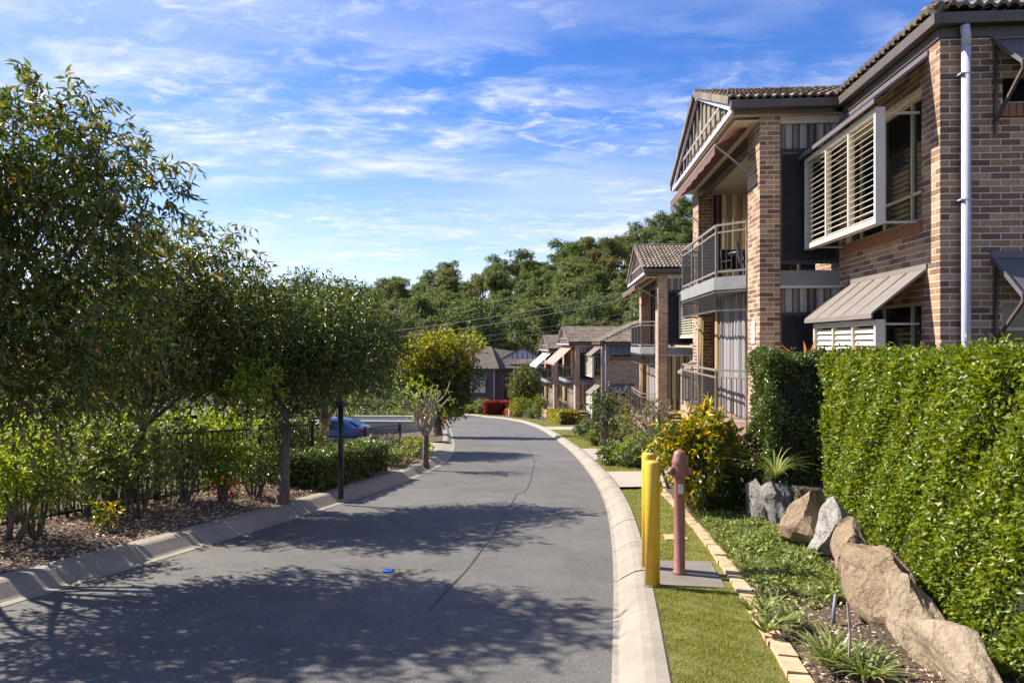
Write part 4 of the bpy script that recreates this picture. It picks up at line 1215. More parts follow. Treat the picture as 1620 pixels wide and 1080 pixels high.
# ------------------------------------------------------------------ right foreground: terrace, boulders, hedges, beds
XB = np.array([(-2, 1.25), (3.5, 2.25), (4.3, 2.42), (5.9, 2.74), (7.3, 2.95), (8.8, 3.02)])
def xb(y): return float(np.interp(y, XB[:, 0], XB[:, 1]))
t_ = MB()
ys = np.linspace(-2, 8.75, 24); n = len(ys)
for y in ys: t_.v += [(xb(y) + 0.22, y, sl1(y) - 0.3), (xb(y) + 0.30, y, -0.07 + 0.012 * math.sin(3 * y)), (7.5, y, -0.05), (7.5, y, sl1(y) - 0.3)]
for j in range(n - 1):
    for k in range(3): t_.f.append((4 * j + k, 4 * j + k + 1, 4 * j + 5 + k, 4 * j + 4 + k))
t_.f += [(0, 1, 2, 3), tuple(4 * (n - 1) + k for k in range(4))]
tag(t_.build('raised_bed', 'garden_soil'), kind='structure')
def boulder(label, px0, px1, py0, py1, depth, seed, tone=None, dx=0.0):
    g_ = np.random.default_rng(seed)
    b = on_ground((px0 + px1) / 2, py1, 0.16)
    w, h = (px1 - px0) / FPX * b.y, (py1 - py0) / FPX * b.y
    import bmesh
    bm = bmesh.new(); bmesh.ops.create_icosphere(bm, subdivisions=4, radius=1.0)
    co = np.array([v.co for v in bm.verts])
    for k in range(11):                                   # split faces: press the ball flat against random planes
        nrm = unit(g_.normal(size=3)); d = g_.uniform(0.42, 0.74)
        s = co @ nrm - d
        co -= np.outer(np.where(s > 0, s, 0), nrm)
    co += 0.035 * np.sin(co[:, [1, 2, 0]] * 6.5 + seed) + 0.018 * np.sin(co[:, [2, 0, 1]] * 15 + seed) + 0.008 * g_.normal(size=co.shape)
    co = (co - co.min(0)) / (co.max(0) - co.min(0)) - np.array([0.5, 0.5, 0.0])
    co = co * np.array([w * 1.16, depth * 1.3, h * 1.08 + 0.10]) - np.array([0, 0, 0.10])
    for v, c in zip(bm.verts, co): v.co = c
    me = bpy.data.meshes.new('boulder'); bm.to_mesh(me); bm.free()
    me.materials.append(MATS['boulder_rock'])
    o = link_obj('boulder', me)
    o.location = (b.x + dx + 0.03, b.y + depth * 0.16, b.z); o.rotation_euler = (0, 0, g_.uniform(-.2, .2) - 0.15); o.color = (*tone, 1)
    tag(o, label, 'boulder', 'boulders of the retaining wall')
GREY, TAN, PALE, SAND = (0.27,0.265,0.26), (0.36,0.27,0.18), (0.44,0.425,0.41), (0.41,0.325,0.23)
boulder('upright grey boulder at the far end of the rock wall, beside the house column', 1186, 1216, 764, 828, 0.40, 3, GREY)
boulder('blocky grey boulder with a dark hollow, second from the far end', 1206, 1254, 768, 838, 0.45, 12, GREY)
boulder('tan boulder standing under the gap between the two hedges', 1246, 1304, 782, 876, 0.45, 23, TAN)
boulder('pale slab-like boulder leaning under the corner of the bright hedge', 1292, 1338, 790, 892, 0.40, 31, PALE)
boulder('narrow tan boulder with a dark cleft, middle of the rock wall', 1314, 1364, 832, 938, 0.52, 44, TAN)
boulder('largest tan boulder of the wall with a shaded hollow at its foot', 1350, 1430, 880, 984, 0.50, 55, TAN)
boulder('long sandy boulder just before the near end of the wall', 1424, 1490, 928, 1044, 0.60, 61, SAND)
boulder('nearest sandy boulder at the bottom edge, half under the hedge', 1488, 1562, 1000, 1104, 0.62, 78, (0.45,0.365,0.265))
ht = lambda x, y: 1.605 - 0.0245 * y
hedge_block('clipped_hedge', 'bright green clipped hedge in full sun above the boulders', [(2.30, 2.35), (3.7, 2.1), (4.35, 6.75), (3.18, 6.95)], ht, lambda x, y: -0.22 + 0.02 * (y - 3.7) + 0.06 * math.sin(y * 4.3) + 0.04 * math.sin(y * 11), 'leaf_hedge', 0.038, 0.021, 9000, 41, wav=0.07)
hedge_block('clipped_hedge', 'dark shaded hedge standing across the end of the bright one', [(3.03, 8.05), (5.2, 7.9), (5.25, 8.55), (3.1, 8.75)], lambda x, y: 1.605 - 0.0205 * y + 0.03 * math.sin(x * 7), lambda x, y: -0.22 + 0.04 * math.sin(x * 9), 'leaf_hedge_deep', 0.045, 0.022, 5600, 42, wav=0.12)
def clump(name, label, base, tufts, mat, seed, cat='plant', group=None):
    """strap-leaved plant: tufts = (dx, dy, dz, blades, length, width, arch, lean)"""
    g_ = np.random.default_rng(seed)
    Vs, Fs, b = [], [], 0
    for dx, dy, dz, n, ln, wd, ar, le in tufts:
        v, f = tuft(None, '', (dx, dy, dz), n, ln, wd, mat, g_, ar, le)
        Vs.append(v); Fs.append(f + b); b += len(v)
    o = np_mesh(name, np.concatenate(Vs), np.concatenate(Fs), mat)
    o.location = base
    tag(o, label, cat, group)
    return o
def gz(x, y): return sl1(y) + 0.11 + 0.10 * min(1.0, max(0, (x - xe(y)) / 1.2))
for (x, y, h), lab in zip([(4.05, 9.35, 1.28), (4.45, 9.55, 1.30), (4.62, 9.2, 1.24)], ['red-leaved cordyline tip left of two behind the hedge', 'orange-red cordyline tip before the lower louvred box', 'orange cordyline tip nearest the corner of the louvred box']):
    o = clump('cordyline', lab, (x, y, -0.38), [(0, 0, h + 0.15, 26, 0.75, 0.06, 0.5, 0.9)], 'leaf_orange', int(x * 100))
    MB().tube([(0, 0, 0), (0.02, 0.01, h + 0.2)], [0.03, 0.02], 6).build('stem', 'bark_grey', o)
# croton
cb_ = on_ground(1108, 812, 0.15)
def rel(base, px, py, Y, rx, ry=None, rz=None):
    p = at(px, py, Y) - base; k = Y / FPX
    return (p.x, p.y, p.z, rx * k, (ry or rx) * k, (rz or rx) * k)
bush('croton_bush', 'yellow and green croton bush behind the hydrant', cb_, [rel(cb_, 1072, 705, cb_.y, 34), rel(cb_, 1110, 690, cb_.y, 42, 42, 36), rel(cb_, 1146, 706, cb_.y, 30), rel(cb_, 1062, 738, cb_.y - .1, 26), rel(cb_, 1118, 668, cb_.y, 22), rel(cb_, 1098, 735, cb_.y - .2, 36)], 330, 9, 0.16, 0.12, 0.045, 'leaf_croton', 51, stems=9)
bush('green_shrub', 'dark green leafy shrub between the croton and the house column', (cb_.x + 0.42, cb_.y + 0.15, cb_.z), [(0.05, 0, 0.45, 0.26, 0.26, 0.38), (-0.15, 0, 0.35, 0.25, 0.2, 0.28)], 200, 9, 0.16, 0.11, 0.045, 'leaf_strap', 52, stems=5)
for i, (px, py, lab) in enumerate([(1098, 806, 'dark strappy clump at the foot of the croton, by the hydrant head'), (1135, 812, 'dark strappy clump at the foot of the croton, middle of three'), (1168, 808, 'dark strappy clump at the foot of the croton, beside the grey boulder')]):
    b = on_ground(px, py, 0.16)
    clump('strappy_plant', lab, b, [(rnd.uniform(-.15, .15), rnd.uniform(-.1, .1), 0, 60, 0.46, 0.022, 0.7, 0.9) for _ in range(3)], 'leaf_strap', 60 + i, group='strappy clumps under the croton')
b = on_ground(1215, 775, 0.3)
clump('grass_tuft', 'pale arching grass tuft over the grey boulders under the dark hedge', (2.98, 7.75, 0.05), [(0, 0, 0, 70, 0.55, 0.012, 0.8, 0.9)], 'leaf_cover', 66)
# low cover in the bed
g_ = np.random.default_rng(71)
Vs, Fs, b0 = [], [], 0
for k in range(620):
    y = 4.9 + 3.9 * g_.uniform() ** 0.8
    x = xe(y) + 0.14 + (xb(y) - xe(y) - 0.22) * g_.uniform()
    if y < 5.6 and g_.uniform() < 0.6: continue
    v, f = tuft(None, '', (x, y, gz(x, y) - 0.01), int(g_.integers(14, 26)), 0.12 * g_.uniform(0.7, 1.3), 0.014, '', g_, 0.6, 1.2)
    Vs.append(v); Fs.append(f + b0); b0 += len(v)
n = 15000
yc = 4.75 + 4.1 * g_.uniform(0, 1, n) ** 0.85; tcv = g_.uniform(0, 1, n)
xa = np.array([xe(v) + 0.12 for v in yc]); xc = np.array([xb(v) - 0.05 for v in yc]); xcv = xa + (xc - xa) * tcv
patchy = np.sin(xcv * 6.1 + yc * 2.3) * np.sin(yc * 5.2 - xcv * 3.1) + g_.normal(0, 0.4, n) + (yc - 5.6) * 0.9
k_ = patchy > -0.25; xcv, yc = xcv[k_], yc[k_]
zc_ = np.array([gz(a, b) for a, b in zip(xcv, yc)]) + 0.10 * g_.uniform(0, 1, len(yc)) * (0.6 + 0.4 * np.sin(xcv * 9) * np.sin(yc * 8))
v, f = leaf_faces(np.column_stack([xcv, yc, zc_]), g_.normal(size=(len(yc), 3)) * np.array([1, 1, .4]) + np.array([0, 0, .5]), 0.055, 0.026, g_)
fq = np.column_stack([f[:, 0], f[:, 1], f[:, 2]])
lc = np_mesh('leaf_carpet', v, fq, 'leaf_cover')
tag(lc, 'carpet of small green leaves between the boulders and the brick edging', 'ground cover', kind='stuff')
cover = tag(np_mesh('ground_cover', np.concatenate(Vs), np.concatenate(Fs), 'leaf_cover'), 'low leafy ground cover spreading from the boulders to the brick edging', 'ground cover', kind='stuff')
for i, (px, py, nb, ln, lab) in enumerate([(1330, 1052, 46, 0.22, 'largest low leafy clump in the bare bed beside the nearest boulders'), (1216, 995, 26, 0.15, 'small tuft in the bare bed beside the brick edging'),
                                           (1258, 985, 22, 0.15, 'small tuft with a grey stick in the middle of the bare bed'), (1195, 965, 24, 0.14, 'small bluish tuft near the edging, beyond the bare soil'),
                                           (1330, 950, 24, 0.16, 'small tuft at the foot of the tan boulders'), (1385, 1068, 26, 0.2, 'low clump half cut by the bottom edge under the boulders')]):
    b = on_ground(px, py, 0.17)
    clump('bed_plant', lab, b, [(rnd.uniform(-.08, .08), rnd.uniform(-.05, .05), 0, nb, ln, 0.016, 0.55, 1.1) for _ in range(3)], 'leaf_cover', 80 + i, group='small plants in the bed')
b = on_ground(1318, 985, 0.17)
paint('hose_grey', (0.18, 0.20, 0.22), 0.5, 0.1, 9)
tag(MB().tube([(0, 0, -0.03), (0.005, 0, 0.08), (0.03, 0.03, 0.17), (0.06, 0.08, 0.14)], 0.012, 8).build('irrigation_riser', 'hose_grey', None, True), 'short grey irrigation pipe curving out of the bed beside the boulders', 'pipe').location = b
b = on_ground(1342, 1060, 0.17)
st = empty('garden_stake', b); tag(st, 'thin grey stake standing in the near clump of the bare bed', 'stake')
MB().tube([(0, 0, -0.05), (0.01, 0, 0.2), (0.0, 0.01, 0.36)], 0.006, 6).build('stick', 'bark_pale', st)

# ------------------------------------------------------------------ bollards and hydrant
def bollard(label, px, py, h, r=0.060):
    b = on_ground(px, py, 0.118)
    o = empty('bollard', b); tag(o, label, 'bollard', 'yellow pipe bollards')
    MB().lathe([(r, 0.0), (r, h - 0.012), (r - 0.008, h), (0.001, h + 0.004)], n=28).build('pipe', 'yellow_paint', o, True)
    MB().lathe([(r + 0.008, 0.0), (r + 0.008, 0.01), (r + 0.001, 0.014)], n=24).build('collar', 'pad_concrete', o, True)
bollard('yellow pipe bollard nearer of the two, in front of the hydrant', 1032, 925, 1.0)
bollard('yellow pipe bollard hidden behind the nearer one', 1026, 897, 1.02)
hb = on_ground(1075, 907, 0.118)
hy = empty('hydrant', hb); tag(hy, 'brownish red pillar hydrant with a domed head beside the yellow bollards', 'hydrant')
MB().lathe([(0.058, 0), (0.058, 0.02), (0.047, 0.03), (0.047, 0.80), (0.052, 0.81), (0.052, 0.83)], n=24).build('pillar', 'hydrant_paint', hy, True)
hd = MB().lathe([(0.050, 0.825), (0.066, 0.84), (0.070, 0.86), (0.066, 0.90), (0.062, 0.95), (0.068, 0.965), (0.058, 0.985), (0.050, 1.03), (0.036, 1.055), (0.012, 1.066), (0.001, 1.067)], n=24).build('head', 'hydrant_paint', hy, True)
for s in (-1, 1):
    MB().tube([(0.045 * s, -0.02, 0.905), (0.078 * s, -0.03, 0.90), (0.088 * s, -0.032, 0.885), (0.091 * s, -0.032, 0.862)], [0.024, 0.026, 0.026, 0.025], 12).build('outlet', 'hydrant_paint', hd, True)
MB().box(-0.02, 0.02, -0.0505, -0.046, 0.70, 0.78).build('label_plate', 'pale_beam', hy)

# ------------------------------------------------------------------ left: fence, hedge, shrubs
fence = empty('metal_fence', (xf(7), 7, sl1(7) + 0.2)); tag(fence, 'black metal picket fence behind the mulch bed', 'fence')
FO = fence.location
def fp(y, h): return Vector((xf(y) - FO.x, y - FO.y, sl1(y) + 0.20 + h - FO.z))
FH = 0.98
py_ = np.arange(3.0, 13.8, 2.1)
for a, b in zip(py_[:-1], py_[1:]):
    for h in (0.10, FH - 0.03): MB().bar(fp(a, h), fp(b, h), 0.03, 0.035).build('rail', 'black_metal', fence)
post = MB().box(-0.025, 0.025, -0.025, 0.025, -0.2, FH + 0.04).mesh('post', 'black_metal')
for y in py_:
    o = link_obj('post', post, fence); o.location = fp(y, 0)
pal = MB().box(-0.008, 0.008, -0.008, 0.008, 0.05, FH - 0.02).mesh('paling', 'black_metal')
yy = 3.08
while yy < py_[-1]:
    if min(abs(py_ - yy)) > 0.04:
        o = link_obj('paling', pal, fence); o.location = fp(yy, 0)
    yy += 0.095
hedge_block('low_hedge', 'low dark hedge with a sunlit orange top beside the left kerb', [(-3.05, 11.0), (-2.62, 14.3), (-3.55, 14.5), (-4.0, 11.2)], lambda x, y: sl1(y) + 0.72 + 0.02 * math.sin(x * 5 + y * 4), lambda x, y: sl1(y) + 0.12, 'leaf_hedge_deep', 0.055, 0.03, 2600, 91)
pb = on_ground(539, 778, 0.2)
po = empty('dark_post', pb); tag(po, 'slim dark post standing in front of the low hedge', 'post')
MB().tube([(0, 0, -0.1), (0, 0, 1.32)], 0.042, 10).build('shaft', 'black_metal', po, True)
MB().box(-0.055, 0.055, -0.055, 0.055, 1.31, 1.40).build('cap', 'black_metal', po)
FS = [('open shrub with bare stems at the left edge of the bed, by the kerb bend', 12, 862, 0.95), ('leafy shrub second from the left edge in the mulch bed', 60, 852, 1.0),
      ('multi-stemmed shrub before the middle of the fence', 222, 818, 1.0), ('small shrub with thin stems beside the street tree', 350, 795, 0.8), ('low shrub at the fence between the two leafy ones', 130, 822, 0.85),
      ('leafy shrub against the fence left of the red croton', 290, 800, 0.95), ('leafy shrub against the fence right behind the small yellow croton', 175, 815, 1.05), ('pale shrub by the fence post next to the street tree trunk', 405, 785, 0.8)]
for i, (lab, px, py, h) in enumerate(FS):
    b = on_ground(px, py, 0.2)
    k = h
    bush('fence_shrub', lab, b, [(0, 0, 0.75 * k, 0.38 * k, 0.36 * k, 0.30 * k), (-0.25 * k, 0.1, 0.55 * k, 0.28 * k, 0.28 * k, 0.26 * k), (0.26 * k, 0, 0.6 * k, 0.28 * k, 0.28 * k, 0.28 * k), (0.05, 0.1, 1.0 * k, 0.25 * k, 0.25 * k, 0.2 * k)], 230, 8, 0.15, 0.062, 0.03, 'leaf_cover' if i % 3 else 'leaf_lime', 100 + i, group='shrubs along the fence', stems=6, stem_r=0.02)
BS = [('sunlit lime shrub behind the fence at the left edge', -6.9, 9.4, 1.35, 0.9), ('sunlit lime shrub behind the fence, beside the dark gap', -6.4, 11.2, 1.35, 0.85), ('broad pale green shrub behind the middle of the fence', -5.7, 12.6, 1.35, 0.9),
      ('green shrub behind the fence next to the street tree', -5.2, 14.2, 1.3, 0.9), ('green shrub rising behind the low hedge', -5.4, 16.4, 1.0, 0.8)]
for i, (lab, x, y, h, r) in enumerate(BS):
    bush('garden_shrub', lab, (x, y, sl1(y) + 0.1), [(0, 0, h * 0.62, r, r * 0.8, h * 0.42), (r * 0.6, 0, h * 0.5, r * 0.7, r * 0.7, h * 0.4), (-r * 0.6, 0.1, h * 0.5, r * 0.7, r * 0.7, h * 0.4)], 520, 8, 0.2, 0.085, 0.04, ('leaf_lime', 'leaf_cover', 'leaf_lime', 'leaf_gum', 'leaf_gum')[i], 120 + i, group='garden shrubs behind the fence', stems=5, shell=0.5)
for i, (px, py, lab) in enumerate([(170, 838, 'small orange and yellow croton by the fence foot'), (355, 788, 'small red croton by the fence foot near the street tree')]):
    b = on_ground(px, py, 0.2)
    bush('small_croton', lab, b, [(0, 0, 0.17, 0.16, 0.14, 0.15)], 26, 7, 0.08, 0.075, 0.03, ('leaf_croton', 'leaf_red')[i], 140 + i, stems=3)
# low planting at the bend before the driveway
for i, (x, y, h, m, lab) in enumerate([(-3.2, 15.1, 0.6, 'leaf_cover', 'pale green shrub at the end of the low hedge'), (-2.95, 16.4, 0.55, 'leaf_olive', 'bronze leafy shrub between the hedge and the pruned tree'),
                                       (-2.55, 17.6, 0.45, 'leaf_lime', 'bright green low plant at the foot of the pruned tree'), (-3.6, 16.3, 0.45, 'leaf_strap', 'dark green upright shrub beside the gate'), (-2.75, 15.3, 0.35, 'leaf_cover', 'low green plant on the kerb side of the bend')]):
    bush('bend_shrub', lab, (x, y, sl1(y) + 0.2), [(0, 0, h * 0.55, 0.38, 0.38, h * 0.45), (0.25, 0.15, h * 0.45, 0.28, 0.3, h * 0.35), (-0.25, -0.1, h * 0.45, 0.28, 0.3, h * 0.35)], 190, 7, 0.14, 0.075, 0.035, m, 150 + i, group='shrubs at the bend', stems=4)

# ------------------------------------------------------------------ street trees
def lobes_px(lst): return [((px - 810) / FPX * Y, Y, EYE + (540 - py) / FPX * Y, r * Y / FPX, r * Y / FPX * dd, r * Y / FPX * 0.92) for px, py, Y, r, dd in lst]
big = lobes_px([(95, 215, 6.9, 92, 1.2), (10, 260, 6.5, 115, 1.2), (-110, 300, 6.2, 140, 1.2), (170, 300, 6.6, 95, 1.2), (70, 390, 6.7, 140, 1.2),
                (-90, 470, 5.9, 140, 1.2), (160, 490, 6.5, 105, 1.2), (30, 570, 6.2, 90, 1.1), (-200, 420, 5.3, 140, 1.2), (-220, 560, 4.8, 120, 1.2), (40, 640, 6.0, 45, 1), (120, 600, 6.4, 60, 1)])
make_tree('gum_tree', 'large leafy tree filling the upper left corner before the fence', 'tree', (-5.95, 6.4, sl1(6.4) + 0.1), big, 0.12, (-5.6, 6.4, 1.3), 2500, 9, 0.30, 0.115, 0.031, 'leaf_gum', 'bark_grey', 201, droop=0.75, shell=0.42, thin=0.55)
mid = lobes_px([(320, 430, 9.6, 80, 1.2), (380, 490, 9.8, 66, 1.2), (280, 520, 9.6, 90, 1.2), (250, 430, 9.6, 80, 1.2), (335, 560, 9.6, 70, 1.0), (215, 575, 9.4, 60, 1.0), (130, 560, 9.4, 85, 1.0), (180, 480, 9.6, 85, 1.0)])
make_tree('gum_tree', 'leafy tree between the large one and the street tree, sloping down to the right', 'tree', (-5.6, 9.9, sl1(9.9) + 0.1), mid, 0.11, (-5.2, 9.9, 0.9), 1650, 9, 0.32, 0.12, 0.034, 'leaf_gum', 'bark_grey', 204, droop=0.7, shell=0.42, thin=0.6)
t2 = lobes_px([(430, 545, 10.4, 75, 1.1), (375, 590, 10.0, 60, 1.0), (480, 520, 10.6, 80, 1.1), (545, 545, 10.9, 75, 1.1), (500, 580, 10.3, 66, 1.0), (575, 575, 10.9, 50, 1.0), (420, 630, 10.0, 42, 1.0), (400, 490, 11.0, 55, 1.0), (555, 500, 11.2, 48, 1.0), (460, 650, 10.0, 34, 1.0)])
T2 = on_ground(441, 792, 0.2)
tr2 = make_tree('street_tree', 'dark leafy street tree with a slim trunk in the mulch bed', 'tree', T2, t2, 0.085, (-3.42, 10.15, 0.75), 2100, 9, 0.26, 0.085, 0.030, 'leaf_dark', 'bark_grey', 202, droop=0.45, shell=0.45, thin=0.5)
v, f = twig_leaves([(a - T2.x, b - T2.y, c - T2.z, d, e, g) for a, b, c, d, e, g in lobes_px([(400, 590, 9.2, 26, 1), (425, 608, 9.2, 18, 1), (385, 625, 9.2, 20, 1)])], 60, 8, 0.22, 0.10, 0.035, np.random.default_rng(5), droop=0.6)
np_mesh('young_growth', v, f, 'leaf_lime', tr2)['kind'] = 'stuff'
t3 = lobes_px([(520, 505, 21, 50, 1.1), (560, 520, 22, 55, 1.1), (600, 560, 22, 42, 1.1), (480, 490, 22, 50, 1.1), (540, 565, 21, 52, 1.1), (450, 520, 21, 60, 1.0), (480, 595, 21, 42, 1.0), (545, 470, 23, 26, 1.0), (480, 452, 23, 22, 1)])
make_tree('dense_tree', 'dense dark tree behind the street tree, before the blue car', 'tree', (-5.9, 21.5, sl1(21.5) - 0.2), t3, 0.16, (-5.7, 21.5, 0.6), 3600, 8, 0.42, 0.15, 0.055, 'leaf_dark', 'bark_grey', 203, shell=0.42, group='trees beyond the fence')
for i, (bx_, by_, lst, m, lab) in enumerate([(-12.5, 19.5, [(90, 560, 19, 85, 1), (200, 540, 19.5, 95, 1), (300, 520, 20, 90, 1), (380, 545, 20.5, 75, 1), (20, 590, 19, 80, 1), (260, 600, 19.5, 70, 1), (340, 610, 20, 55, 1), (140, 620, 19.2, 60, 1)], 'leaf_gum', 'spreading tree in the garden beyond the fence, under the large tree'),
                                        (-14.5, 33.0, [(380, 470, 33, 45, 1), (330, 500, 33, 60, 1), (420, 500, 33, 55, 1), (460, 560, 33, 55, 1), (280, 540, 33, 60, 1), (380, 580, 33, 55, 1)], 'leaf_dark', 'dark tree far behind the fence between the two leafy trees')]):
    make_tree('garden_tree', lab, 'tree', (bx_, by_, sl1(by_) - 0.5), lobes_px(lst), 0.15, (bx_ + 0.2, by_, EYE - 1.2), 1900, 8, 0.42, 0.17, 0.07, m, 'bark_grey', 210 + i, group='trees beyond the fence')
YB = on_ground(692, 686, 0.15)
yt = lobes_px([(650, 575, 31, 30, 1), (668, 555, 31, 28, 1), (700, 548, 31, 30, 1), (738, 548, 31, 26, 1), (722, 572, 31, 30, 1), (685, 585, 31, 34, 1)])
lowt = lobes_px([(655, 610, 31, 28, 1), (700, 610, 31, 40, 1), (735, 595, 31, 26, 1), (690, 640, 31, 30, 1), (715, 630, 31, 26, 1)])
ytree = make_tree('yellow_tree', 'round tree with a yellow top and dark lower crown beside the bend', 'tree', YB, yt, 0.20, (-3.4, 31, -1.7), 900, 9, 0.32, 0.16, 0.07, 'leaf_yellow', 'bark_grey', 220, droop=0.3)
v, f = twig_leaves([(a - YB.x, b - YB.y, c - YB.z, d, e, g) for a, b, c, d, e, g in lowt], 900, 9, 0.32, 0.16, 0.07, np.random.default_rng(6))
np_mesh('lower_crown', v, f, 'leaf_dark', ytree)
# pruned tree
PT = on_ground(674, 730, 0.2)
pr = empty('pruned_tree', PT); tag(pr, 'small hard-pruned tree with a fan of bare pale branches at the bend', 'tree')
mb = MB(); r_ = random.Random(9)
limb(mb, (0, 0, -0.15), (0.0, 0, 0.62), 0.075, 0.07, r_, 0.04, 9, 6)
mb.build('trunk', 'bark_grey', pr, True)
for k in range(9):
    a = 2 * math.pi * k / 9 + r_.uniform(-.2, .2); q = Vector((math.cos(a) * r_.uniform(.15, .38), math.sin(a) * r_.uniform(.15, .35), r_.uniform(1.0, 1.3)))
    mb = MB(); e = limb(mb, (0, 0, 0.58), q, 0.045, 0.028, r_, 0.1, 6, 5)
    for j in range(3):
        d = Vector((r_.uniform(-.3, .3) + q.x * .5, r_.uniform(-.3, .3) + q.y * .5, r_.uniform(.25, .6)))
        limb(mb, q, q + d, 0.022, 0.010, r_, 0.1, 5, 4)
    mb.build('branch', 'bark_pale', pr, True)
g_ = np.random.default_rng(77)
v, f = twig_leaves([(0, 0, 1.35, 0.7, 0.6, 0.45), (-0.2, 0.1, 1.7, 0.5, 0.5, 0.3)], 90, 6, 0.14, 0.075, 0.035, g_)
np_mesh('new_leaves', v, f, 'leaf_lime', pr)

# ------------------------------------------------------------------ walls, gate and car by the driveway
def long_wall(name, label, p, q, h, th, zf, mat):
    p, q = Vector((*p, 0)), Vector((*q, 0)); d = (q - p).normalized(); nrm = Vector((-d.y, d.x, 0)) * th / 2
    root = empty(name, (p.x, p.y, zf(p.x, p.y))); tag(root, label, 'wall')
    mb = MB(); o = root.location
    z0, z1 = zf(p.x, p.y) - o.z, zf(q.x, q.y) - o.z
    a, b = p - Vector((o.x, o.y, 0)), q - Vector((o.x, o.y, 0))
    def P(c, n, z): return (c.x + n.x, c.y + n.y, z)
    mb.add([P(a, -nrm, z0 - .6), P(b, -nrm, z1 - .6), P(b, nrm, z1 - .6), P(a, nrm, z0 - .6), P(a, -nrm, z0 + h), P(b, -nrm, z1 + h), P(b, nrm, z1 + h), P(a, nrm, z0 + h)],
           [(0, 3, 2, 1), (4, 5, 6, 7), (0, 1, 5, 4), (1, 2, 6, 5), (2, 3, 7, 6), (3, 0, 4, 7)])
    mb.build('face', mat, root)
    n2 = nrm * 1.35
    MB().add([P(a, -n2, z0 + h + .002), P(b, -n2, z1 + h + .002), P(b, n2, z1 + h + .002), P(a, n2, z0 + h + .002), P(a, -n2, z0 + h + .06), P(b, -n2, z1 + h + .06), P(b, n2, z1 + h + .06), P(a, n2, z0 + h + .06)],
             [(0, 3, 2, 1), (4, 5, 6, 7), (0, 1, 5, 4), (1, 2, 6, 5), (2, 3, 7, 6), (3, 0, 4, 7)]).build('coping', 'render_wall', root)
    return root
lowz = lambda x, y: sl1(y) - 0.05
long_wall('rendered_wall', 'long pale rendered wall along the far side of the driveway', (-12.5, 38.4), (-4.75, 36.6), 1.0, 0.2, lambda x, y: sl1(y) - 0.5, 'render_wall')
long_wall('rendered_wall', 'short grey rendered wall behind the shrubs at the driveway corner', (-4.6, 18.9), (-2.75, 18.75), 0.42, 0.18, lambda x, y: sl1(y) + 0.05, 'render_wall')
long_wall('garden_wall', 'pale wall piece in the garden beyond the blue car', (-9.5, 41), (-5.6, 40), 0.9, 0.2, lambda x, y: sl1(y) - 0.2, 'white_paint')
gate = empty('metal_gate', (-3.02, 18.4, sl1(18.4) + 0.2)); tag(gate, 'dark open metal gate leaf beside the short grey wall', 'gate')
ga, gb_ = Vector((0, 0, 0)), Vector((-1.35, 1.9, -0.17))
MB().bar(ga + Vector((0, 0, .05)), gb_ + Vector((0, 0, .05)), 0.03, 0.04).bar(ga + Vector((0, 0, .76)), gb_ + Vector((0, 0, .60)), 0.03, 0.04).build('gate_frame', 'black_metal', gate)
for e, t in ((ga, 0.82), (gb_, 0.66)): MB().box(e.x - .03, e.x + .03, e.y - .03, e.y + .03, e.z - .25, e.z + t).build('gate_post', 'black_metal', gate)
bar_me = MB().box(-.009, .009, -.009, .009, 0.05, 0.70).mesh('gate_bar', 'black_metal')
for k in range(1, 22):
    o = link_obj('gate_bar', bar_me, gate); p = ga.lerp(gb_, k / 22); o.location = p; o.scale = (1, 1, 1 - 0.16 * k / 22)

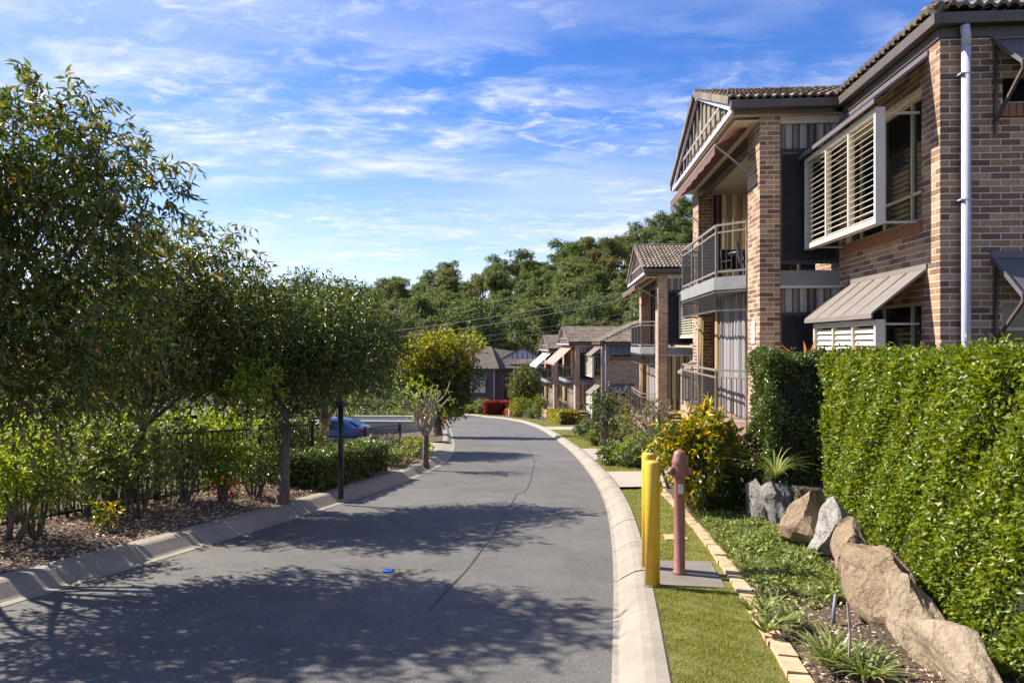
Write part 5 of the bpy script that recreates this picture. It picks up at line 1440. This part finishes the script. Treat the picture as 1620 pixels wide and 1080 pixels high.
def make_car(label, loc, rz):
    """small hatchback sedan: length along local x (front at -x)"""
    root = empty('parked_car', loc, rz); tag(root, label, 'car')
    def mat(n, c, r, coat=0.0, metal=0.0):
        m, nt, bs = nodes_of(n); bs.inputs['Base Color'].default_value = (*c, 1); bs.inputs['Roughness'].default_value = r; bs.inputs['Coat Weight'].default_value = coat; bs.inputs['Metallic'].default_value = metal
    mat('car_blue', (0.006, 0.04, 0.16), 0.3, 1.0); mat('tyre_rubber', (0.012, 0.012, 0.012), 0.85); mat('rim_silver', (0.5, 0.5, 0.52), 0.3, 0, 1.0); mat('tail_red', (0.55, 0.02, 0.02), 0.15); mat('plate', (0.7, 0.66, 0.4), 0.5)
    # stations along the length: x, half width, sill z, waist z, roof z (None = no cabin), roof half width
    st = [(-2.2, .62, .34, .62, .64, .55), (-2.1, .78, .24, .70, .74, .68), (-1.6, .85, .20, .78, .84, .74), (-0.85, .87, .20, .88, .93, .74), (-0.35, .87, .20, .90, 1.28, .62), (0.05, .87, .20, .91, 1.44, .57),
          (0.75, .87, .20, .92, 1.46, .57), (1.25, .87, .20, .94, 1.36, .58), (1.75, .85, .24, .96, 1.10, .64), (2.0, .80, .28, .94, 1.02, .68), (2.18, .70, .36, .84, .90, .60)]
    prof = lambda hw, s, w, r, rw: [(-hw * .92, s), (-hw, s + .12), (-hw, (s + w) / 2 + .05), (-hw * .97, w), (-rw, r - .06 if r - w > .1 else r - .01), (-rw * .7, r), (0, r + .012), (rw * .7, r), (rw, r - .06 if r - w > .1 else r - .01), (hw * .97, w), (hw, (s + w) / 2 + .05), (hw, s + .12), (hw * .92, s)]
    mb = MB(); m = 13
    for x, hw, s, w, r, rw in st:
        for y, z in prof(hw, s, w, r, rw): mb.v.append((x, y, z))
    for i in range(len(st) - 1):
        for k in range(m): mb.f.append((i * m + k, i * m + (k + 1) % m, (i + 1) * m + (k + 1) % m, (i + 1) * m + k))
    mb.f.append(tuple(range(m))); mb.f.append(tuple((len(st) - 1) * m + k for k in range(m)))
    body = mb.build('body', 'car_blue', root, True)
    for s in (-1, 1):
        for a, b in (((-0.55, .93, -0.28, 1.20), (0.32, 1.36)), ((0.36, .96, 0.36, 1.36), (1.15, 1.30))):
            x0, z0, x1, z1 = a; x2, z2 = b
            def Y(z, x): return s * (0.855 - (z - .92) * 0.52 + .004)
            MB().add([(x0, Y(z0, 0), z0), (x2, Y(.95, 0), .95), (x2, Y(z2, 0), z2), (x1, Y(z1, 0), z1)], [(0, 1, 2, 3)]).build('side_window', 'dark_glass', body)
        MB().box(1.98, 2.17, s * .58 - .12, s * .58 + .17 * (1 if s > 0 else 1) - .03, .70, .86).build('tail_light', 'tail_red', root, bevel=0.02)
        MB().add([(1.85, s * .845, .80), (2.12, s * .775, .80), (2.12, s * .775, .90), (1.85, s * .83, .90)], [(0, 1, 2, 3)]).build('tail_light', 'tail_red', root)
        MB().tube([(-0.62, s * .86, .98), (-0.62, s * 1.0, 1.0)], [.05, .07], 8).build('mirror', 'car_blue', root, True)
    MB().add([(1.32, -.52, 1.345), (1.32, .52, 1.345), (1.76, .60, 1.105), (1.76, -.60, 1.105)], [(0, 1, 2, 3)]).build('rear_window', 'dark_glass', body).location = (0.015, 0, 0.02)
    MB().box(2.182, 2.192, -.19, .19, .58, .68).build('number_plate', 'plate', root)
    for x in (-1.38, 1.32):
        for s in (-1, 1):
            w = MB().tube([(x, s * .70, .31), (x, s * .885, .31)], .31, 24).build('wheel', 'tyre_rubber', root)
            MB().tube([(x, s * .80, .31), (x, s * .893, .31)], .20, 12).build('rim', 'rim_silver', w)
    return root
make_car('blue sedan parked beyond the low hedge, its red tail light to the bend', (-9.25, 34.0, -3.62), math.radians(-4))

# ------------------------------------------------------------------ the house across the bend
def far_house(loc, rz):
    root = empty('brick_cottage', loc, rz); tag(root, 'low brown house with a gable across the bend, half behind the yellow tree', 'house')
    paint('cottage_wall', (0.17, 0.125, 0.105), 0.85, 0.2, 2); paint('cottage_tile', (0.135, 0.105, 0.085), 0.85, 0.25, 1.5)
    H = 4.7
    MB().box(-7.5, 0, 0, 8, -1.5, H).build('wall', 'cottage_wall', root)
    MB().box(0.01, 6.2, 1.6, 8, -1.5, H).build('wall', 'cottage_wall', root)
    r = MB().add([(-8, -0.5, H), (0.5, -0.5, H), (0.5, 8.5, H), (-8, 8.5, H), (-5.0, 4, H + 2.55), (-0.8, 4, H + 2.55)], [(0, 1, 5, 4), (1, 2, 5), (2, 3, 4, 5), (3, 0, 4), (0, 3, 2, 1)])
    r.add([(0.2, 1.1, H + .01), (6.7, 1.1, H + .01), (6.7, 8.4, H + .01), (0.2, 8.4, H + .01), (-1.2, 4.2, H + 2.4), (4.4, 4.2, H + 1.6)], [(0, 1, 5, 4), (1, 2, 5), (2, 3, 4, 5), (0, 3, 2, 1), (3, 0, 4)])
    rf = r.build('roof', 'cottage_tile', root)
    g = MB().prism([(0.9, H + 1.05), (5.3, H + 1.05), (3.1, H + 2.25)], 'y', 2.0, 2.2).build('gable', 'lavender_paint', rf)
    MB().bar((0.5, 1.95, H + .95), (3.1, 1.95, H + 2.4), .12, .2).bar((5.7, 1.95, H + .95), (3.1, 1.95, H + 2.4), .12, .2).build('barge_board', 'dark_gutter', rf)
    for x in (1.9, 2.5, 3.1, 3.7, 4.3): MB().box(x - .04, x + .04, 1.96, 1.999, H + 1.05, H + 2.2 - abs(x - 3.1) * .54).build('gable_batten', 'dark_gutter', g)
    MB().box(-8.1, 0.6, -0.62, -0.5, H - .14, H + .02).build('gutter', 'dark_gutter', root)
    MB().box(0.6, 6.8, 0.98, 1.1, H - .14, H + .02).build('gutter', 'dark_gutter', root)
    MB().tube([(-0.15, -0.12, -1), (-0.15, -0.12, H)], .07, 8).build('downpipe', 'lavender_paint', root, True)
    s = MB().box(-3.0, -1.1, -0.75, -0.6, 1.9, 3.35).build('louvre_screen', 'cream_louvre', root)
    MB().box(-2.06, -2.02, -0.76, -0.755, 1.95, 3.3).build('mullion', 'dark_gutter', s)
    sheet_awning(root, 'y', 0.0, -3.1, -0.9, 4.2, 3.45, 0.85, 'awning_tan', False)
    w = MB().box(-3.0, -1.0, -0.04, -0.005, 1.9, 3.5).build('window', 'dark_glass', root)
    MB().box(1.0, 4.6, 1.55, 1.595, 1.0, 3.9).build('window', 'dark_glass', root)
far_house((-1.95, 80.0, -6.25), math.radians(-3))

# ------------------------------------------------------------------ gardens down the right side
MID = [  # px, py of base, height m, radius m, leaf size, material, label
    (955, 713, 1.9, 0.55, 0.09, 'leaf_dark', 'small dark-leaved tree standing by the second path'),
    (985, 690, 2.0, 1.25, 0.085, 'leaf_olive', 'broad dry olive shrub before the second house'),
    (1035, 712, 1.5, 0.8, 0.08, 'leaf_olive', 'twiggy olive shrub beside the second house column'),
    (975, 709, 0.8, 0.5, 0.08, 'leaf_cover', 'pale green shrub under the olive shrub'),
    (1012, 728, 0.75, 0.45, 0.075, 'leaf_cover', 'light green shrub by the leaning white board'),
    (1004, 738, 0.5, 0.4, 0.07, 'leaf_strap', 'low green plant beside the small lawn square'),
    (968, 734, 0.45, 0.28, 0.08, 'leaf_strap', 'low green plant at the corner of the second path'),
    (988, 735, 0.42, 0.3, 0.07, 'leaf_lime', 'low lime plant between the two paths'),
    (1040, 735, 0.9, 0.5, 0.07, 'leaf_strap', 'grey green shrub behind the yellow bollards'),
    (985, 706, 1.15, 0.5, 0.08, 'leaf_yellow', 'yellow croton in the middle of the garden beds'),
    (930, 694, 0.75, 0.5, 0.10, 'leaf_strap', 'green shrub on the lawn edge before the third house'),
    (946, 704, 0.6, 0.42, 0.09, 'leaf_cover', 'pale shrub at the far side of the second path'),
]
for i, (px, py, h, r, L, m, lab) in enumerate(MID):
    b = on_ground(px, py, 0.12)
    z0 = h * (0.62 if h > 1.2 else 0.5)
    lob = [(0, 0, z0, r * .75, r * .75, h * .36), (r * .5, .1, z0 * .85, r * .5, r * .5, h * .3), (-r * .5, -.1, z0 * .9, r * .5, r * .5, h * .3), (0.05, 0.1, h * .84, r * .45, r * .45, h * .18)]
    bush('garden_shrub', lab, b, lob, int(260 * max(1, r)), 8, 0.16, L, L * .45, m, 300 + i, group='garden shrubs on the right side', stems=5 if h < 1.2 else 9, stem_r=0.014 if h < 1.2 else 0.03)
b = on_ground(1003, 726, 0.15)
bd = empty('leaning_board', b); tag(bd, 'pale board leaning over in the garden bed before the second house', 'board')
MB().bar((-0.12, 0, 0.02), (-0.42, 0.05, 0.46), 0.02, 0.10, up=(1, 0, 0.6)).build('board', 'white_paint', bd)
MB().bar((-0.02, 0.03, -0.1), (-0.30, 0.08, 0.28), 0.03, 0.03).build('prop', 'bark_pale', bd)
# bare crooked trunk beside the croton
b = on_ground(1062, 770, 0.15)
bt_ = empty('bare_shrub', b); tag(bt_, 'bare crooked branch rising left of the croton', 'shrub')
mb = MB(); r_ = random.Random(4)
e = limb(mb, (0, 0, -.1), (-0.25, 0.1, 0.75), 0.035, 0.025, r_, .12, 7, 6)
for k in range(7): limb(mb, e[r_.randint(3, 6)], Vector((-0.25 + r_.uniform(-.7, .2), r_.uniform(-.2, .4), r_.uniform(.8, 1.25))), 0.014, 0.005, r_, .15, 5, 5)
mb.build('branch', 'bark_grey', bt_, True)
# far end of the row
hedge_block('yellow_hedge', 'low yellow clipped hedge below the third house', [(3.05, 43.5), (4.3, 43.7), (3.9, 51.0), (2.65, 50.8)], lambda x, y: sl1(y) + 0.95, lambda x, y: sl1(y) + 0.1, 'leaf_croton', 0.14, 0.07, 420, 401, core_in=0.12)
hedge_block('red_hedge', 'red-leaved clipped hedge before the house across the bend', [(-3.0, 73.6), (0.2, 73.9), (0.2, 75.2), (-3.0, 75.0)], lambda x, y: sl1(y) + 1.55, lambda x, y: sl1(y) + 0.0, 'leaf_red', 0.16, 0.08, 320, 402, core_in=0.15)
FAR = [(832, 640, 72, 5.6, 1.7, 0.20, 'leaf_gum', 'rounded green tree before the farthest house in the row'), (823, 657, 62, 2.0, 0.95, 0.13, 'leaf_hedge', 'round clipped bush under the rounded green tree'),
       (853, 657, 58, 2.1, 0.5, 0.12, 'leaf_hedge', 'upright clipped bush at the corner of the farthest house'), (842, 662, 60, 0.9, 0.6, 0.13, 'leaf_strap', 'low dark shrub beside the far path'),
       (810, 660, 66, 0.9, 0.5, 0.14, 'leaf_orange', 'orange flowering plant beside the red hedge'), (762, 655, 76, 1.6, 0.9, 0.16, 'leaf_cover', 'pale shrub at the end of the red hedge'),
       (735, 652, 80, 1.2, 1.6, 0.2, 'leaf_strap', 'low dark shrubs by the wall of the house across the bend'), (818, 648, 68, 1.2, 0.8, 0.16, 'leaf_lime', 'bright low bush between the clipped ones'),
       (722, 655, 72, 1.2, 1.4, 0.2, 'leaf_yellow', 'yellowish shrub at the inside of the bend')]
for i, (px, py, Y, h, r, L, m, lab) in enumerate(FAR):
    p = at(px, py, Y); p.z = sl1(Y) + 0.1
    bush('far_shrub', lab, p, [(0, 0, h * .62, r, r, h * .38), (r * .4, 0, h * .5, r * .7, r * .7, h * .35), (-r * .4, 0, h * .5, r * .7, r * .7, h * .35)], int(120 + 110 * r * h), 7, 0.3, L, L * .5, m, 410 + i, group='shrubs at the far bend', stems=4, stem_r=0.03)
p = at(806, 662, 63); p.z = sl1(63) + .1
bl = empty('path_light', p); tag(bl, 'small white bollard light on the far lawn', 'light')
MB().lathe([(.09, 0), (.09, .75), (.07, .8)], n=10).build('shaft', 'white_paint', bl, True); MB().lathe([(.13, .8), (.13, .86), (.02, .92)], n=10).build('cap', 'grey_metal', bl, True)
# marker on the road
b = on_ground(614, 904, 0.0)
paint('marker_blue', (0.02, 0.12, 0.45), 0.25, 0.1, 20)
mk = tag(MB().prism([(-.055, 0.001), (.055, 0.001), (.035, .018), (-.035, .018)], 'y', -.045, .045).build('road_marker', 'marker_blue', None), 'small blue reflective marker stuck on the asphalt', 'marker'); mk.location = b
paint('marker_yellow', (0.55, 0.36, 0.08), 0.6, 0.2, 20)
mp = tag(flat_slab('paint_patch', [(b.x + .07, b.y - .03), (b.x + .17, b.y - .02), (b.x + .16, b.y + .02), (b.x + .07, b.y + .04)], 0.001, 0.005, 'marker_yellow'), 'faded yellow paint dab beside the blue road marker', 'paint')

# ------------------------------------------------------------------ hill and its wood
RX = np.array([(-1.2, -6), (-0.6, -4), (-0.35, 0), (-0.23, 4), (-0.1, 12), (0.0, 17), (0.08, 21.5), (0.15, 25), (0.2, 30), (0.26, 35), (0.35, 37), (0.8, 40), (1.4, 40)])
def hill(x, y):
    r = np.interp(x / max(y, 1), RX[:, 0], RX[:, 1])
    t = min(1, max(0, (y - 104) / 150.0)); t = t * t * (3 - 2 * t)
    return -7.2 + (r + 7.2) * t - max(0, y - 260) * 0.1
hy_ = np.concatenate([np.arange(95, 300, 6.0), np.array([320, 360, 420])])
hx_ = np.arange(-330, 331, 11.0)
HV = [(x, y, hill(x, y)) for y in hy_ for x in hx_]; m_ = len(hx_)
HF = [(j * m_ + i, j * m_ + i + 1, (j + 1) * m_ + i + 1, (j + 1) * m_ + i) for j in range(len(hy_) - 1) for i in range(m_ - 1)]
tag(np_mesh('hill', HV, HF, 'wild_ground', None, True), kind='structure')
def gum_meshes(seed, h, mat):
    g_ = np.random.default_rng(seed); r_ = random.Random(seed)
    mb = MB(); lob = []
    pts = limb(mb, (0, 0, -0.6), (r_.uniform(-.8, .8), r_.uniform(-.8, .8), h * 0.72), 0.26, 0.12, r_, 0.04, 7, 7)
    for k in range(11):
        a = k * 2.4 + r_.uniform(-.4, .4); t = r_.uniform(0.32, 1.0); rr = r_.uniform(0.6, 2.7) * (1.15 - 0.35 * t)
        c = Vector((math.cos(a) * rr, math.sin(a) * rr, h * (0.36 + 0.56 * t)))
        limb(mb, pts[min(7, 3 + int(t * 4))], c, 0.09, 0.03, r_, 0.1, 5, 4)
        s = r_.uniform(0.9, 1.6)
        lob.append((c.x, c.y, c.z, s, s, s * r_.uniform(0.6, 0.85)))
    v, f = twig_leaves(lob, 620, 5, 0.55, 0.52, 0.24, g_, 0.5, 0.25, 0.9)
    tm = mb.mesh('trunk', 'bark_pale', True)
    o = np_mesh('crown', v, f, mat); cm = o.data; bpy.data.objects.remove(o)
    return tm, cm
GM = [gum_meshes(500 + i, h, m) for i, (h, m) in enumerate([(13, 'leaf_forest'), (15, 'leaf_forest'), (12, 'leaf_forest_pale'), (14, 'leaf_forest'), (11, 'leaf_forest_bronze'), (16, 'leaf_forest_pale'), (13, 'leaf_forest')])]
r_ = random.Random(55)
spots = []
def wood_label(o, cm, y):
    look = {'leaf_forest': 'dark green', 'leaf_forest_pale': 'pale green', 'leaf_forest_bronze': 'bronze'}[cm.materials[0].name]
    where = 'on the skyline of the wooded hill' if y > 225 else 'halfway up the wooded hill' if y > 160 else 'at the foot of the wooded hill behind the houses'
    tag(o, look + ' gum tree ' + where, 'tree', look + ' gum trees ' + where)
def far_tree(x, y, k=None, s=None):
    tm, cm = GM[r_.randrange(7) if k is None else k]
    o = empty('gum_tree', (x, y, hill(x, y)), r_.uniform(0, 6.28))
    wood_label(o, cm, y)
    link_obj('trunk', tm, o); link_obj('crown', cm, o)
    s = s or r_.uniform(0.75, 1.2); o.scale = (s * 1.05, s * 1.05, s)
for row in range(15):
    y = 108 + row * 10.5
    x0, x1 = -0.42 * y, (0.42 if row > 8 else 0.30) * y
    nrow = int((x1 - x0) / 6.6)
    for k in range(nrow):
        far_tree(x0 + (x1 - x0) * (k + r_.uniform(.1, .9)) / nrow, y + r_.uniform(-5, 5))
far_tree(59, 238, 5, 1.3); far_tree(64, 236, 1, 1.25); far_tree(54, 236, 0, 1.15); far_tree(68, 240, 3, 1.3)
# shrub layer under the trees
g_ = np.random.default_rng(60)
n = 22000
yy = 100 + 160 * g_.uniform(0, 1, n) ** 0.8; xx = g_.uniform(-0.45, 0.45, n) * yy
zz = np.array([hill(a, b) for a, b in zip(xx, yy)]) + 3.2 * g_.uniform(0, 1, n) ** 2
v, f = leaf_faces(np.column_stack([xx, yy, zz]), g_.normal(size=(n, 3)) + np.array([0, 0, .4]), 1.3, 0.75, g_)
tag(np_mesh('undergrowth', v, f, 'leaf_forest'), 'dark undergrowth beneath the trees of the hillside', 'undergrowth', kind='stuff')
# nearer belt of trees that closes the view between the houses and the hill
r_ = random.Random(66)
BELT = [(-62, 96), (-50, 92), (-41, 97), (-33, 90), (-26, 96), (-20, 99), (-14, 101), (-7, 100), (1, 100), (9, 101), (16, 98), (23, 97), (31, 95), (39, 97)]
for k, (x, y) in enumerate(BELT):
    tm, cm = GM[r_.randrange(7)]
    o = empty('gum_tree', (x, y, -7.3), r_.uniform(0, 6.28)); s = r_.uniform(0.55, 0.72); o.scale = (s * 1.2, s * 1.2, s)
    wood_label(o, cm, y)
    link_obj('trunk', tm, o); link_obj('crown', cm, o)
# power lines
wires = [((-27, 90, 1.9), (30, 88, 11.6)), ((-27, 90.5, 1.0), (30, 88.5, 10.7)), ((-27, 91, 0.1), (30, 92, 8.6)), ((-27, 91, -0.6), (30, 92, 7.9))]
for i, (a, b_) in enumerate(wires):
    a, b_ = Vector(a), Vector(b_)
    pts = [a.lerp(b_, t) - Vector((0, 0, 1.3 * 4 * t * (1 - t))) for t in np.linspace(0, 1, 22)]
    o = MB().tube([p - a for p in pts], 0.035 if i < 2 else 0.018, 5).build('power_line', 'grey_metal')
    o.location = a
    tag(o, ['upper pale power line crossing before the wooded hill', 'second pale power line just under the upper one', 'thin lower power line before the hill', 'lowest thin power line before the hill'][i], 'power line', 'power lines')
for x, y, h, lab in ((-27, 90.6, 10.0, 'timber power pole behind the trees on the left'), (30, 89.5, 20.0, 'timber power pole hidden behind the second house')):
    o = empty('power_pole', (x, y, -7.5)); tag(o, lab, 'pole')
    MB().tube([(0, 0, -.5), (0, 0, h)], [.17, .12], 10).build('shaft', 'bark_grey', o, True)
    MB().bar((0, -1.2, h - .5), (0, 2.6, h - .5), .1, .12).build('crossarm', 'bark_grey', o)

# ------------------------------------------------------------------ chairs and table on the nearest balconies
def local_house(x, y, z):
    c, s = math.cos(U1), math.sin(U1)
    return (5.52 + x * c - y * s, 8.80 + x * s + y * c, 0.04 + z)
def balcony_chair(label, x, y, z, rz):
    o = empty('balcony_chair', local_house(x, y, z), U1 + rz); tag(o, label, 'chair', 'chairs on the nearest balconies')
    MB().box(-.24, .24, -.22, .24, .42, .45).build('seat', 'furniture_dark', o, bevel=0.008)
    MB().bar((0, .23, .46), (0, .33, .96), .46, .025, up=(0, 1, 0)).build('backrest', 'furniture_dark', o)
    for sx in (-.21, .21):
        for sy in (-.19, .22): MB().bar((sx, sy, 0.003), (sx, sy, .42), .03, .03, up=(1, 0, 0)).build('leg', 'furniture_dark', o)
        MB().bar((sx, -.2, .64), (sx, .27, .66), .035, .025).build('armrest', 'furniture_dark', o)
balcony_chair('dark chair on the upper balcony of the nearest house, turned to the street', -0.85, 5.6, UF, 1.4)
balcony_chair('dark chair on the upper balcony of the nearest house, far side of the table', -0.75, 7.3, UF, 0.2)
balcony_chair('dark chair on the lower balcony of the nearest house', -0.8, 7.4, 0.0, 0.3)
tb = empty('balcony_table', local_house(-0.75, 6.5, UF), U1); tag(tb, 'dark round table between the chairs on the upper balcony', 'table')
MB().lathe([(.36, .70), (.37, .72), (.36, .74)], n=24).build('table_top', 'furniture_dark', tb)
MB().lathe([(.2, 0.003), (.2, .02), (.03, .05), (.03, .70)], n=12).build('pedestal', 'furniture_dark', tb)

# ------------------------------------------------------------------ planting beyond the long pale wall
for i, (x, y, h, r, m, lab) in enumerate([(-11.8, 41.5, 1.7, 1.5, 'leaf_cover', 'pale shrub beyond the long wall, behind the roof of the blue car'), (-9.2, 42.5, 1.6, 1.5, 'leaf_strap', 'green shrub beyond the long wall, right of the blue car'),
                                          (-7.0, 43.5, 1.5, 1.3, 'leaf_cover', 'light green shrub beyond the middle of the long wall'), (-5.6, 45.0, 1.3, 1.1, 'leaf_orange', 'orange-leaved shrub beyond the end of the long wall'),
                                          (-14.5, 43.0, 2.2, 1.8, 'leaf_gum', 'tall shrub beyond the long wall at the dense tree'), (-8.2, 50.0, 2.4, 1.9, 'leaf_dark', 'dark bushy shrub farther down behind the wall planting'), (-12.0, 52.0, 2.8, 2.2, 'leaf_gum', 'large green shrub farther down behind the blue car')]):
    bush('wall_shrub', lab, (x, y, sl1(y) - 0.45), [(0, 0, h * .6, r, r * .8, h * .4), (r * .6, 0, h * .5, r * .7, r * .6, h * .36), (-r * .6, .1, h * .5, r * .7, r * .6, h * .36)], int(150 * r * h), 7, 0.3, 0.17, 0.08, m, 700 + i, group='shrubs beyond the long wall', stems=5, stem_r=0.03)
